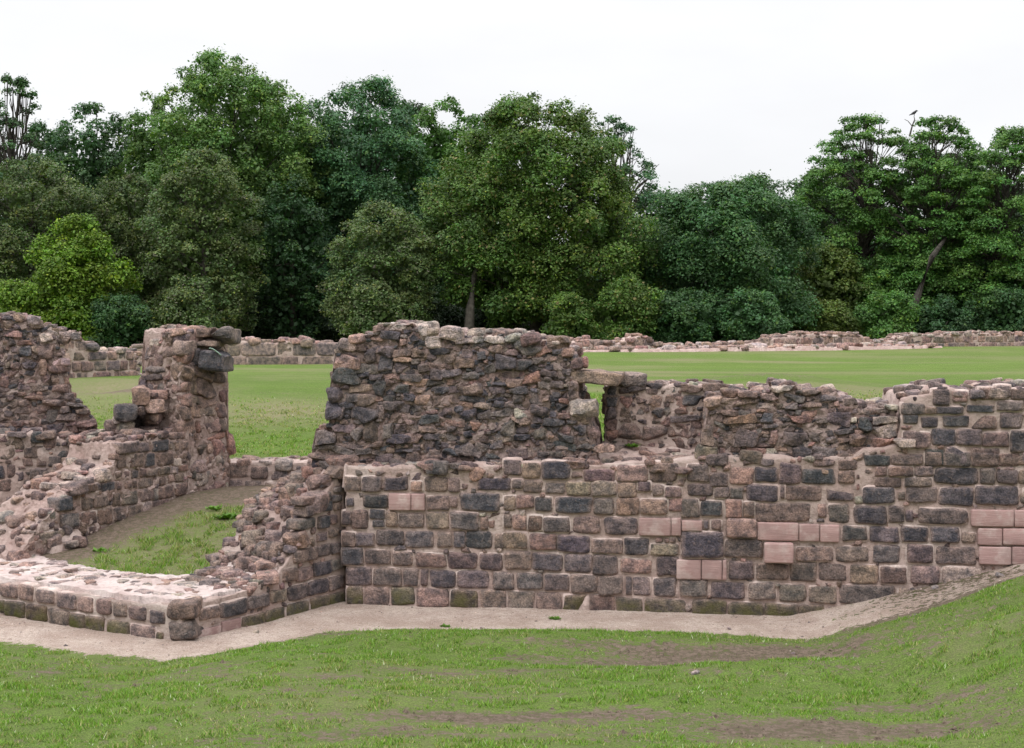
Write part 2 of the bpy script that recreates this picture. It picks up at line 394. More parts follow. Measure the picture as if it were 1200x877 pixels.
def wall_core(P, prof, zb, T, parent, name='mortar_core', step=.04, amp=.022, inset=.0, tint=(1, 1, 1), rough=False):
    """mortar body: prof = [(u, z)] top line, zb base (number or function of u), thickness T"""
    pu = np.array([p[0] for p in prof]); pz = np.array([p[1] for p in prof])
    u0, u1 = pu[0], pu[-1]; nu = max(4, int((u1 - u0) / step)); us = np.linspace(u0, u1, nu + 1)
    zt = np.interp(us, pu, pz); zbv = np.full_like(us, zb) if np.isscalar(zb) else np.array([zb(a) for a in us])
    H = max(.2, (zt - zbv).max()); nz = max(4, int(H / step)); nw = max(3, int(T / (step * 1.5)))
    nb = max(3, nz // 3)
    ts = [(0, k / nz) for k in range(nz)] + [(k / nw, 1) for k in range(nw)] + [(1, 1 - k / nb) for k in range(nb + 1)]
    wv = np.array([a for a, b in ts]); hv = np.array([b for a, b in ts]); m = len(ts)
    # round the arris a little
    Ug, Wg = np.meshgrid(us, wv, indexing='ij'); Hg = np.tile(hv, (nu + 1, 1))
    Zg = zbv[:, None] + (zt - zbv)[:, None] * Hg
    X = P.o + Ug[..., None] * P.U - (inset + Wg * T)[..., None] * P.Nn; X[..., 2] += Zg
    V = X.reshape(-1, 3)
    base = (Hg.ravel() > .02).astype(float)
    for ax in range(3): V[:, ax] += base * amp * (fbm(V, 5.5, 30 + ax, 4) * 1.6)
    topm = ((Hg.ravel() > .97) & (Wg.ravel() > 0)).astype(float)
    V[:, 2] += topm * fbm(V, 3.0, 77, 4) * .07
    if rough: V += ((base * .03)[:, None]) * np.stack([vnoise(V, 17, 81), vnoise(V, 17, 82) - .4, vnoise(V, 17, 83)], 1) + (base * .014)[:, None] * np.stack([vnoise(V, 38, 84 + a_) for a_ in range(3)], 1)
    i = np.arange(nu)[:, None] * m + np.arange(m - 1)[None]
    Fq = np.stack([i, i + m, i + m + 1, i + 1], -1).reshape(-1, 4)
    Fl = [Fq]
    n0 = len(V); caps = []
    for side, ii in ((0, 0), (1, nu)):
        ring = np.arange(m) + ii * m
        c = V[ring].mean(0); caps.append(c); ci = n0 + side
        a, b = ring, np.roll(ring, -1)
        tri = np.stack([a, b, np.full(m, ci)], -1) if side == 0 else np.stack([b, a, np.full(m, ci)], -1)
        Fl.append(tri)
    V = np.concatenate([V, np.array(caps)])
    C = np.tile(np.array([*tint, 1.0]), (len(V), 1))
    o = mk(name, V, Fl, MORTAR, parent, C, not rough)
    return rebase(o)
def end_stones(P, u, zb, zt, T, buf, classes, side=1, size=.1):
    """rubble showing in the broken end of a wall (a face across the thickness)"""
    E = Plane((0, 0), (1, 0)); E.U = -P.Nn * 1.0; E.Nn = P.U * side; E.o = P.o + P.U * u
    f = Face(E); f.buf = buf
    f.fill([(0.03, zb), (T, zb), (T, zt), (0.03, zt)], [(size * 1.4, size * .8, 60), (size, size * .6, 150), (size * .6, size * .45, 200)], classes, .012, (.01, .05))
def top_stones(P, prof, T, buf, classes, n=200, size=(.05, .14), proud=(.0, .05), w0=0.0):
    pu = np.array([p[0] for p in prof]); pz = np.array([p[1] for p in prof]); done = []
    for _ in range(n):
        u = rng.uniform(pu[0] + .03, pu[-1] - .03); q = rng.uniform(w0, T); hu = rng.uniform(*size); hw = hu * rng.uniform(.5, 1.0)
        if any(abs(u - a) < (hu + b) * .85 and abs(q - c) < (hw + d) * .85 for a, b, c, d in done): continue
        done.append((u, hu, q, hw))
        z = min(np.interp(u - hu * .6, pu, pz), np.interp(u + hu * .6, pu, pz), np.interp(u, pu, pz))
        hz = hu * rng.uniform(.35, .7)
        stone(buf, P, u, z + rng.uniform(*proud) - hz * .4, -q, hu, hz, hw, classes[rng.integers(len(classes))], 4 if hu > .07 else 3, rng.uniform(3.5, 6), .14, rng.integers(1, 4), .12)
def prof_px(P, pts):
    r = []
    for x, y in pts:
        u, z = P.uz(x, y)
        if r and u <= r[-1][0]: u = r[-1][0] + .004
        r.append((u, z))
    return r

# ------------------------------------------------------------------ ground
CX, CY = -3.5, 14.9
def base_line(x):
    return np.interp(x, [-40, -8.5, -3.5, -2.0, 5.7, 40], [36, 17.85, 14.9, 16.95, 15.95, 12])
def GZ(x, y):
    x = np.asarray(x, float); y = np.asarray(y, float)
    yb = base_line(x); e = yb - y
    rise = np.interp(x, [3.2, 4.4, 5.7, 8, 12], [0, .28, .66, 1.1, 1.5])
    front = rise + np.clip(e - 1.2, 0, None) * .088 + .02 * fbm2(x, y, .9, 3) + .10 * fbm2(x, y, .35, 9) * sst(.8, 3, e)
    front = front + np.clip(x - 3, 0, 6) * .10 * sst(.2, 1.8, e)
    ly = 12.75 - .16 * (x - 2)
    front = front + .16 * np.exp(-((y - ly) / .55) ** 2) * sst(.6, 3, x)
    front = front - .09 * np.exp(-((y - ly - 1.1) / .5) ** 2) * sst(.0, 2, x) * sst(5.5, 3.5, x)
    front = front + .10 * np.exp(-((y - 14.6 - .06 * x) / .6) ** 2) * sst(-2.3, -1.0, x) * sst(3, 1, x)
    hollow = .34 + .55 * sst(16.9, 21.0, y) + .03 * fbm2(x, y, 1.1, 5)
    left_lawn = np.interp(y, [20, 22.3, 24, 27, 31, 45], [1.20, 1.22, 1.30, 1.62, 1.88, 1.86])
    lawn = 1.87 + .05 * fbm2(x, y, .12, 21) + .025 * fbm2(x, y, .35, 23)
    lf = sst(-1.5, -3.5, x)
    lawn = lawn * (1 - lf) + (left_lawn + .03 * fbm2(x, y, .3, 22)) * lf
    # ditch and mound scars in the lawn
    lawn = lawn - .22 * np.exp(-((x + 9.3) / .7) ** 2 - ((y - 31.2) / .8) ** 2) + .12 * np.exp(-((x + 9.5) / 1.2) ** 2 - ((y - 33) / 1.0) ** 2)
    lawn = lawn + .28 * np.exp(-((x - 5.9) / 1.9) ** 2 - ((y - 32) / 1.8) ** 2)
    back = np.where(x < -2.4, np.where(y < 21.9, hollow, lawn), lawn)
    tr = sst(21.7, 22.1, y); back = np.where(x < -2.4, hollow * (1 - tr) + lawn * tr, back)
    left_of_q = sst(-5.6, -6.2, x) * sst(20.2, 20.9, y)
    back = np.where(x < -2.4, back * (1 - left_of_q) + lawn * left_of_q, back)
    k = np.where(x < -2.6, sst(.0, -.7, e + .15), sst(-.5, -1.1, e))
    return front * (1 - k) + back * k
def masks(x, y):
    yb = base_line(x); e = yb - y
    wob = .18 * fbm2(x, y, .8, 41) + .14 * fbm2(x, y, 3, 42) + .06 * fbm2(x, y, 9, 43)
    wid = np.interp(x, [-9, -5.9, -3.6, -3.0, -2, -1.2, 0, 1.8, 3.2, 4.2, 5.5], [1.0, 1.05, .85, 1.2, 1.85, 1.45, 1.25, 1.2, 1.35, 1.3, .95])
    path = sst(.16, -.16, e - wid + wob * .8) * sst(-.5, -.3, e)
    wx = .5 * fbm2(x, y, 1.1, 91) + .15 * fbm2(x, y, 4, 93); wy = .30 * fbm2(x, y, 1.1, 92) + .15 * fbm2(x, y, 4, 94)
    P = lambda cx, cy, rx, ry, a: a * np.exp(-(((x + wx - cx) / rx) ** 2 + ((y + wy - cy) / ry) ** 2) ** 1.3)
    dirt = (P(2.3, 14.1, 1.5, .55, .95) + P(1.0, 13.6, .9, .3, .5) + P(.3, 10.7, 1.2, .22, .75) + P(2.2, 10.15, 1.3, .38, .9) + P(-.8, 10.0, 1.2, .2, .6) + P(3.5, 12.3, .8, .12, .4) + P(0, 12.9, 1.3, .22, .42) + P(-.7, 10.5, 1.6, .25, .5)
            + P(3.2, 11.0, .9, .22, .6) + P(.6, 14.3, 1.0, .15, .4) + P(-1.6, 12.2, 1, .16, .38))
    # soil bank at the right end
    dirt = dirt + sst(3.0, 3.9, x) * sst(.45, -.1, e - wid) * sst(-.9, -.5, e) * .9
    path = path * np.clip(.52 + .48 * sst(4.6, 2.9, x) + .30 * fbm2(x, y, 2.5, 77) * (x > 2.5), 0, 1)
    # hollow
    hol = (x < -2.2) & (y > base_line(x) + .4) & (y < 22)
    dw = (y - 18.1) - (x + 5.87) * 2.01         # distance beyond the pier wall line
    hd = .75 * sst(-2.0, -.6, dw) + .7 * sst(19.3, 20.4, y) + .28
    dirt = np.where(hol, hd + .15 * fbm2(x, y, 2, 8), dirt)
    dirt = dirt + P(5.9, 33, 1.8, 1.6, .9) + P(-8.9, 30.6, 1.1, .7, .9) + P(4.0, 24.3, 1.5, .4, .3) + P(1.6, 18.4, .6, .5, .4)
    dry = .12 + P(-4.6, 27.3, 1.9, 1.9, .85) + P(-8.6, 31.5, 1.6, 3, .9) + P(-8, 27, 2, 2, .5) + np.where(hol, .45, 0) + P(7.5, 25.5, 4, .7, .35) + .25 * sst(.1, .5, fbm2(x, y, .5, 61))
    dirt = dirt + (.42 * sst(.0, .6, fbm2(x * .8, y * 1.2, 1.4, 63)) + .30 * sst(.1, .5, fbm2(x, y, 5, 64)) + .08) * (y < 16)
    dry = dry + (y > 23) * (.55 * sst(-.05, .45, fbm2(x * .16, y * .5, 1, 88)) - .1)
    dirt = dirt + (y > 23) * .30 * sst(.1, .5, fbm2(x * .3, y * .8, 1, 89))
    dirt = dirt + .8 * sst(72, 76, y)
    return np.clip(path, 0, 1), np.clip(dirt, 0, 1), np.clip(dry, 0, 1)
def build_ground():
    xs = np.concatenate([-np.geomspace(9.2, 420, 46)[::-1], np.arange(-9.1, 9.11, .06), np.geomspace(9.2, 420, 46)])
    ys = np.concatenate([np.linspace(-60, 7.6, 34), np.arange(7.7, 23.5, .06), np.arange(23.6, 50, .22), np.geomspace(50.3, 700, 60)])
    X, Y = np.meshgrid(xs, ys, indexing='ij'); Z = GZ(X, Y)
    near = (Y < 24) & (np.abs(X) < 10)
    Z = Z + np.where(near, .008 * fbm2(X, Y, 9, 13, 3), 0)
    # wood floor and beyond: gentle
    p, d, r = masks(X, Y)
    V = np.stack([X, Y, Z], -1).reshape(-1, 3); C = np.stack([p, d, r, np.ones_like(p)], -1).reshape(-1, 4)
    nx, ny = X.shape; i = (np.arange(nx - 1)[:, None] * ny + np.arange(ny - 1)[None])
    Q = np.stack([i, i + ny, i + ny + 1, i + 1], -1).reshape(-1, 4)
    pf = p.reshape(-1)[Q].mean(1) > .5
    for nm, sel in (('ground', ~pf), ('path', pf)):
        q = Q[sel]; used, inv = np.unique(q, return_inverse=True)
        o = mk(nm, V[used], inv.reshape(-1, 4), GROUND, None, C[used]); o['kind'] = 'structure'
build_ground()

# ------------------------------------------------------------------ MAIN WALL
M0, M1 = (-1.98, 16.9), (5.7, 15.95)
PM = Plane(M0, M1)
main = thing('ruined_wall', 'long dark stone wall with coursed blocks below and a tall rubble hump, facing the path', 'ruined wall', tuple(np.array([1.9, 17.0, 0.0])))
fm = Face(PM)
A_ = "62 125 142 200 g;148 125 248 202 b;262 125 385 198 d;470 130 590 203 g;592 135 655 205 g;740 135 915 198 d;400 150 460 200 k;68 235 110 280 d;153 218 287 290 d;480 225 600 295 g;602 230 640 285 g;653 213 855 302 d;95 300 182 400 n;45 305 95 375 b;190 295 268 343 d;205 347 268 385 d;272 308 335 385 g;338 318 468 392 g;478 310 600 392 g;605 310 750 400 b;757 330 800 400 g;48 410 118 485 g;118 420 215 485 b;222 402 368 482 b;372 410 518 490 b;533 412 612 490 g;618 410 680 490 b;683 408 820 495 d;45 492 157 580 d;168 503 298 575 b;305 510 412 582 g;423 520 582 590 n;590 515 743 600 b;755 520 870 605 b;830 420 877 500 g;68 592 198 685 b;205 598 350 688 b;360 602 443 690 b;450 603 490 690 b;498 608 632 697 b;638 608 808 702 b;820 615 932 708 b;70 690 155 782 m;165 692 288 787 g;297 692 422 785 m;430 703 592 797 g;605 710 745 803 g;757 712 890 807 g;400 803 595 838 m;612 812 877 850 m;300 800 390 830 n"
B_ = "0 40 88 118 b;92 55 190 135 k;195 50 345 138 d;410 90 575 150 n;580 70 745 150 k;750 55 900 155 g;40 140 98 190 g;102 145 200 210 g;210 160 318 215 b;322 152 450 222 g;455 150 580 225 g;590 155 685 235 k;688 152 758 202 b;762 170 823 225 g;828 180 915 235 g;0 225 60 300 k;64 225 155 300 k;163 232 250 305 d;263 232 455 313 d;465 238 570 325 b;577 237 700 322 k;704 240 843 318 k;850 235 930 305 k;0 318 40 390 g;44 325 120 400 k;125 325 200 405 n;205 333 340 412 b;355 333 498 417 g;515 335 690 427 b;-10 415 125 500 k;130 420 272 500 k;275 428 443 515 d;450 450 612 520 g;620 442 747 530 d;755 472 900 528 g;780 440 820 465 k;828 442 852 466 k;857 442 885 466 k;5 512 145 605 g;150 520 302 607 d;307 527 455 620 b;458 530 592 628 b;602 550 760 625 k;790 537 905 635 b;65 622 200 708 b;208 627 337 712 b;342 632 485 723 b;488 635 613 732 b;627 640 660 735 b;662 643 755 738 g;765 645 890 750 b;20 718 155 810 g;165 722 303 817 g;307 732 435 823 g;443 738 575 827 n;582 750 713 845 m;725 755 940 850 g;30 825 160 853 m;300 832 440 858 n;460 840 540 860 m"
C_ = "65 60 178 150 g;182 110 277 178 b;285 80 410 165 k;413 78 530 155 d;535 60 650 165 b;655 85 830 165 d;842 40 940 90 n;840 95 930 160 k;68 165 200 225 b;207 180 283 235 g;287 182 355 238 b;370 167 540 255 d;545 170 568 240 b;572 175 760 250 n;782 170 928 250 b;40 240 128 335 g;137 250 250 330 d;262 245 350 338 k .02;355 255 412 335 k;415 265 698 357 n;737 265 783 335 k;787 268 900 362 b;150 350 177 400 b;190 350 245 402 n;265 338 420 437 k .05;37 410 252 543 d .02;262 450 453 543 b;628 487 815 560 g;828 485 1001 565 g;280 560 405 652 b;420 575 590 655 n;597 570 732 662 b;742 570 888 662 b;28 658 173 745 b;188 668 365 755 b;383 670 525 758 g;538 680 675 768 g;690 690 833 775 g;847 687 1139 780 b;90 762 265 858 m;280 775 455 863 g;465 780 637 870 g;640 787 770 862 m;790 800 860 850 n;880 800 990 850 n"
D_ = "55 15 190 72 d;195 12 358 68 n;365 0 458 68 n;464 0 600 70 b;610 0 745 70 n;750 20 900 68 n;110 76 173 124 n;178 74 310 126 n;315 74 413 124 g;420 78 643 165 d;648 82 728 165 b;735 92 845 165 b;850 90 980 165 n;110 130 250 180 n;262 130 405 178 g;45 177 215 262 d;228 205 266 245 n;270 182 428 260 b;442 185 618 275 d;625 175 850 270 d;855 180 980 262 g;5 275 168 370 d;183 278 263 360 b;267 298 310 360 b;330 290 585 370 b;-56 380 73 455 d;88 387 235 462 b;248 383 382 462 d;397 388 547 462 d;558 415 628 465 g;98 480 240 572 b;272 477 410 572 b;427 487 632 578 b;-17 580 125 675 g;140 590 273 678 n;295 588 442 677 g;460 592 660 685 l;232 695 285 772 g;290 697 370 752 b;387 703 440 728 g;450 700 560 770 n"
S4 = 4.385
for (ox, items) in ((390, A_), (590, B_), (790, C_), (1000, D_)): fm.trace(ox, 530, S4, items)
for bx_ in ((390 + 288 / S4, 530 + 212 / S4, 390 + 404 / S4, 530 + 300 / S4), (390 + 404 / S4, 530 + 212 / S4, 390 + 475 / S4, 530 + 300 / S4),
            (590 + 695 / S4, 530 + 337 / S4, 590 + 862 / S4, 530 + 430 / S4), (590 + 862 / S4, 530 + 337 / S4, 790 + 36 / S4, 530 + 430 / S4), (790 + 38 / S4, 530 + 350 / S4, 790 + 145 / S4, 530 + 405 / S4),
            (790 + 425 / S4, 530 + 360 / S4, 790 + 640 / S4, 530 + 455 / S4), (790 + 640 / S4, 530 + 368 / S4, 790 + 748 / S4, 530 + 459 / S4), (790 + 748 / S4, 530 + 372 / S4, 790 + 850 / S4, 530 + 463 / S4),
            (790 + 10 / S4, 530 + 550 / S4, 790 + 140 / S4, 530 + 655 / S4), (790 + 140 / S4, 530 + 552 / S4, 790 + 247 / S4, 530 + 656 / S4), (790 + 247 / S4, 530 + 553 / S4, 790 + 270 / S4, 530 + 657 / S4),
            (1000 + 603 / S4, 530 + 295 / S4, 1000 + 825 / S4, 530 + 383 / S4), (1000 + 825 / S4, 530 + 297 / S4, 1000 + 960 / S4, 530 + 385 / S4),
            (1000 + 637 / S4, 530 + 390 / S4, 1000 + 765 / S4, 530 + 478 / S4), (1000 + 765 / S4, 530 + 391 / S4, 1000 + 990 / S4, 530 + 479 / S4),
            (1000 + 643 / S4, 530 + 484 / S4, 1000 + 812 / S4, 530 + 578 / S4), (1000 + 812 / S4, 530 + 485 / S4, 1000 + 990 / S4, 530 + 580 / S4)):
    new_block(PM, *bx_, main, .035); u_, z_, a_, b_ = PM.box(*bx_); fm.rects.append((u_, z_, a_, b_))
nb = (790 + 460 / S4, 530 + 462 / S4, 790 + 612 / S4, 530 + 565 / S4); new_block(PM, *nb, main, .11); fm.rects.append(PM.box(*nb))
# right dressed part rising above the ledge (image 800,430 scale 2.9225)
fm.trace(800, 430, 2.9225, "790 145 80 38 b;780 180 52 30 d;845 190 60 38 d;935 188 90 38 d;1030 190 90 46 n;1125 185 80 50 b;800 250 95 58 n;893 240 84 55 d;980 240 84 58 b;1073 250 92 50 n;1150 255 54 75 d;885 105 58 55 b;950 102 55 35 k;1040 92 46 40 n;1100 85 50 40 b;1150 95 50 35 n;865 310 70 60 d;940 305 76 60 b;1035 310 95 60 n;1120 318 75 44 n;1200 300 80 60 b;1220 190 80 50 n;1215 130 90 40 b;1120 135 90 32 b;1020 143 95 24 d;915 150 95 24 d;850 150 40 24 n;1220 250 80 60 b", corners=False)
pmU = lambda x, y: PM.uz(x, y)
umax = 6.6
profM = prof_px(PM, [(399, 552), (402, 546), (440, 548), (560, 547), (700, 545), (790, 541), (850, 536), (1000, 536), (1012, 528), (1050, 522), (1054, 520), (1057, 472), (1062, 466), (1090, 462), (1095, 456), (1118, 456), (1125, 464), (1160, 463), (1170, 458), (1200, 457)])
profM[0] = (0.0, profM[0][1]); profM.append((umax + 1.4, profM[-1][1])); u12 = PM.uz(1200, 500)[0]
baseM = lambda u: float(GZ(*(PM.pt(u, .03, 0)[:2]))) - .25
polyM = [(0.02, -.02)] + profM[1:] + [(umax + 1.4, .5), (PM.uz(1150, 668)[0], PM.uz(1150, 668)[1]), (PM.uz(1080, 706)[0], PM.uz(1080, 706)[1]), (PM.uz(1000, 722)[0], PM.uz(1000, 722)[1]), (PM.uz(800, 728)[0], 0.02)]
fm.courses([(u12 + .02, .9), (umax + 1.4, .9), (umax + 1.4, 2.55), (u12 + .02, 2.55)], .9, 2.5, .22, .36, 'dbngb')
fm.fill(polyM, [(.09, .06, 900), (.06, .045, 1800), (.035, .03, 3500)], 'gnkkbl', .010, (.0, .022))
wall_core(PM, profM, baseM, 1.75, main, amp=.012, inset=.012)
topb = Buf()
top_stones(PM, profM[-11:], 1.6, topb, 'bgnlkb', 700, (.05, .15))
fm.buf.build('coursed_facing', STONE, main); fm.mort.build('pointing', MORTAR, main)

# upper rubble hump, set back
PU = Plane(M0, M1, .22)
fu = Face(PU)
S1 = 4.616
fu.trace(370, 370, S1, "170 255 130 66 k .05;165 325 135 90 d .06;385 190 74 76 b .03;375 265 80 88 d .04;300 225 56 60 b;240 180 60 60 n;110 430 70 78 d .05;195 440 70 50 b;270 458 115 56 g .03;100 510 70 95 d .04;262 525 145 76 d .03;338 395 76 90 d;350 520 46 78 b;418 487 106 46 b .03;60 660 90 76 b .05;165 800 130 86 n .05;300 630 85 100 n;220 640 60 80 b;120 680 50 60 b;60 720 90 40 b;450 672 138 56 d .03;570 210 96 50 n;470 240 104 28 k .04;470 205 100 40 n;710 240 94 58 n;800 258 106 46 n .02;735 312 98 48 b;650 320 76 56 b;520 335 120 46 b;470 280 70 46 b;585 285 50 46 b;465 395 78 42 d;510 445 76 42 d .02;830 400 146 60 g .02;840 325 96 48 b .02;930 325 80 60 n;1025 250 100 66 d .03;1112 270 74 52 b;1040 322 90 46 n;1000 370 90 22 d;980 405 92 36 b;1100 402 100 38 d .02;1095 447 56 38 b;990 460 90 32 d;1040 592 86 90 b .02;960 595 66 42 b;880 600 80 38 r;915 535 76 52 b;810 555 76 40 d;770 510 56 38 d;560 500 66 48 b;575 445 80 60 k;650 455 80 60 n;395 620 66 76 b .02;460 610 66 36 b;500 560 70 60 n;625 655 86 36 d;740 655 76 38 b;825 652 56 42 d;905 665 88 52 n;1110 665 100 46 d;830 728 145 66 b .02;700 700 46 28 b;1100 740 110 56 b;975 758 106 46 d;520 772 86 56 g;430 772 56 50 g;620 790 106 76 n;1010 820 126 76 b .03;545 720 46 42 b;310 818 88 56 k;430 828 110 46 k;545 828 90 50 k;895 215 56 50 d;945 225 36 36 d;820 205 56 46 b;740 180 86 32 n;810 140 98 32 g;745 105 78 46 l .02;680 105 66 28 k;220 130 74 52 k .04;340 95 56 32 b;340 130 86 24 k;320 180 86 66 b;470 145 56 36 k;530 118 46 36 d;590 80 50 60 l;440 62 98 28 l;370 52 66 22 l;500 60 60 36 k;970 130 98 38 l .02;1065 120 94 34 l .02;990 185 106 44 k;1130 150 60 50 l;640 150 80 70 l;880 130 60 34 l", (.01, .05), 'r', False)
S2 = 3.987
fu.trace(600, 370, S2, "55 230 78 46 d .03;95 290 82 56 r;170 270 76 32 b;230 230 56 38 b;255 265 40 32 b;305 225 56 46 n .03;342 217 26 50 P .03;155 330 56 42 b;35 350 78 36 d;25 385 50 28 b;100 390 86 56 b;200 370 56 26 d;288 350 46 80 n .03;50 452 72 42 l;130 442 76 50 b;235 435 66 36 d;245 400 46 26 r;280 495 46 22 d;310 530 66 28 d;380 550 56 56 g;245 572 92 36 d .02;180 610 46 22 b;135 555 56 56 g;340 605 86 32 b;70 640 96 66 g;200 650 76 32 b;340 432 116 82 l .05;215 130 100 60 n;60 130 110 50 l;20 100 60 40 l;150 165 80 50 r;260 170 60 50 r;190 200 60 30 k;430 620 90 36 k", (.01, .05), 'r', False)
profU = prof_px(PU, [(366, 548), (367, 522), (371, 500), (384, 496), (387, 470), (389, 450), (391, 424), (395, 404), (408, 400), (430, 394), (442, 384), (470, 381), (500, 385), (505, 394), (530, 389), (545, 396), (560, 391), (620, 394), (640, 401), (665, 407), (673, 414), (675, 436), (677, 466), (685, 472), (691, 482), (696, 506), (702, 552)])
polyU = [(profU[0][0], 1.55)] + profU + [(profU[-1][0], 1.55)]
fu.courses(polyU, 1.6, 3.4, .088, .21, 'bgdndbkbdb', .0, (.0, .05), 'r', .012, .66)
fu.fill(polyU, [(.085, .055, 4000), (.055, .036, 9000), (.034, .024, 11000)], 'bgdndbkbd', .002, (.0, .04))
profU2 = [(u, z - .03) for u, z in profU]
wall_core(PU, profU2, 1.2, 1.15, main, 'mortar_core', .022, .020, 0.022, (.60, .58, .59), True)
top_stones(PU, profU[5:-4], 1.1, topb, 'lglknlbg', 380, (.05, .16), (.0, .05))
end_stones(PU, profU[5][0] + .04, 1.7, 2.9, 1.0, fu.buf, 'bgnd', -1)
fu.fill(polyU, [(.09, .045, 4000), (.055, .032, 6000)], 'bndgbdn', .0, (-.025, .006), tol=.50)
fu.buf.build('rubble_facing', STONE, main, False)

# recess wall, with narrow opening and lintel
PWr = Plane(M0, M1, .85)
fr = Face(PWr)
fr.trace(600, 370, S2, "467 355 46 46 d .03;467 405 48 46 d .04;467 455 48 44 b .04;467 510 50 46 n .04;467 556 52 40 r .04;525 350 46 36 n;530 400 64 52 k;605 397 58 38 n;670 403 72 48 k;650 355 70 38 g;585 350 46 40 n;577 447 86 40 b;675 455 68 40 d .02;530 455 50 50 n;737 390 40 42 k;850 398 98 46 d .02;778 398 40 42 n;885 440 46 34 d;810 487 136 40 b .02;605 490 46 28 b;665 495 56 24 n;725 450 30 50 b;548 550 92 72 n .02;655 550 102 68 n .02;740 540 46 58 k;800 545 60 50 n;860 545 50 56 g;835 345 88 32 n .03;740 345 50 34 b;790 445 60 30 k;530 495 60 26 n", (.01, .03), 'r', False)
profR = prof_px(PWr, [(709, 452), (760, 454), (800, 452), (850, 452), (870, 455)])
polyR = [(profR[0][0], 1.7)] + profR + [(profR[-1][0], 1.7)]
fr.fill(polyR, [(.10, .07, 500), (.06, .045, 1200), (.035, .028, 2500)], 'kgnbn', .002, (.0, .03))
wall_core(PWr, profR, 1.5, .55, main, 'mortar_core', .04, .015)
top_stones(PWr, profR[:-1], .5, topb, 'gnbl', 60, (.05, .13))
end_stones(PWr, profR[0][0] + .01, 1.75, 2.5, .5, fr.buf, 'dbn', -1, .12)
fr.fill(polyR, [(.09, .05, 1500), (.05, .03, 2000)], 'gnkbng', .0, (-.025, .006), tol=.5)
fr.buf.build('recess_facing', STONE, main, False)
# lintel: long slab tilted a little, resting on hump and jamb
def slab(name, P, x0, y0, x1, y1, cls, hn, proud, drop=0.0, parent=None, k=9):
    u, z, hu, hz = P.box(x0, y0, x1, y1); b = Buf(); T, Fc = TPL[6]
    stone(b, P, u, z, proud - hn, hu, hz, hn, cls, 6, k, .13, 1)
    V = b.V[0]; uu = (V - P.o) @ P.U; V[:, 2] -= (uu - u) / hu * drop
    return b.build(name, STONE, parent, False)
slab('lintel', PU, 669, 435.5, 727, 451, 'g', .34, .03, .02, main, 16)
slab('cap_block', PWr, 724, 437, 758, 454, 'g', .2, .06, .01, main, 6)
slab('cap_block', PWr, 823, 449, 852, 460, 'n', .16, .05, .0, main, 9)

# rubble block right of the ledge
PB = Plane(M0, M1, .10)
fb = Face(PB)
fb.trace(800, 430, 2.9225, "195 180 108 28 o .04;290 175 40 38 d;220 240 78 52 b .03;90 235 48 60 g .02;90 300 78 58 g .03;155 235 38 38 n;385 245 86 46 b .02;460 240 44 38 b;410 295 56 42 d .02;345 300 58 34 b;480 290 78 38 b .02;535 185 88 48 b .02;620 195 44 42 d .02;550 148 58 26 n;400 180 78 22 r;595 250 58 38 k .03;315 240 38 46 k;600 290 58 32 n;690 180 78 26 l .05;690 220 84 42 l .06;690 258 78 34 k .03;345 75 70 24 l .03;550 222 60 18 d;220 320 66 28 n;440 90 60 20 n;380 105 70 24 b;300 105 60 22 n;500 108 60 24 b;440 130 60 22 n;230 115 60 26 g;150 118 60 24 g;690 150 60 18 g;160 90 60 24 n;250 290 60 30 k;60 340 90 40 k;160 350 70 40 k;260 355 60 34 b", (.01, .05), 'r', False)
profB = prof_px(PB, [(822, 545), (826, 500), (830, 470), (848, 462), (880, 462), (903, 456), (912, 452), (925, 452), (945, 460), (960, 463), (985, 464), (1003, 471), (1010, 478), (1040, 478), (1049, 480), (1052, 500), (1054, 545)])
polyB = [(profB[0][0], 1.62)] + profB + [(profB[-1][0], 1.62)]
fb.courses(polyB, 1.62, 2.6, .075, .16, 'gnkbldgb', .006, (.0, .045), 'r', .01, .72)
fb.fill(polyB, [(.07, .035, 2000), (.04, .025, 5500)], 'gnkbldkgb', .002, (.0, .04))
wall_core(PB, [(u, z - .025) for u, z in profB], 1.3, 1.3, main, 'mortar_core', .022, .020, .020, (.70, .68, .69), True)
top_stones(PB, profB[2:-2], 1.2, topb, 'gnkbl', 330, (.05, .13), (.0, .05))
end_stones(PB, profB[1][0] + .02, 1.65, 2.3, 1.0, fb.buf, 'gknb', -1)
fb.fill(polyB, [(.08, .035, 3000), (.05, .028, 4000)], 'bndgbn', .0, (-.025, .006), tol=.50)
fb.buf.build('rubble_facing', STONE, main, False)
top_stones(PM, profM[1:9], .6, topb, 'kgnbkl', 420, (.05, .14), (.0, .035))
topb.build('wall_top_rubble', STONE, main, False)

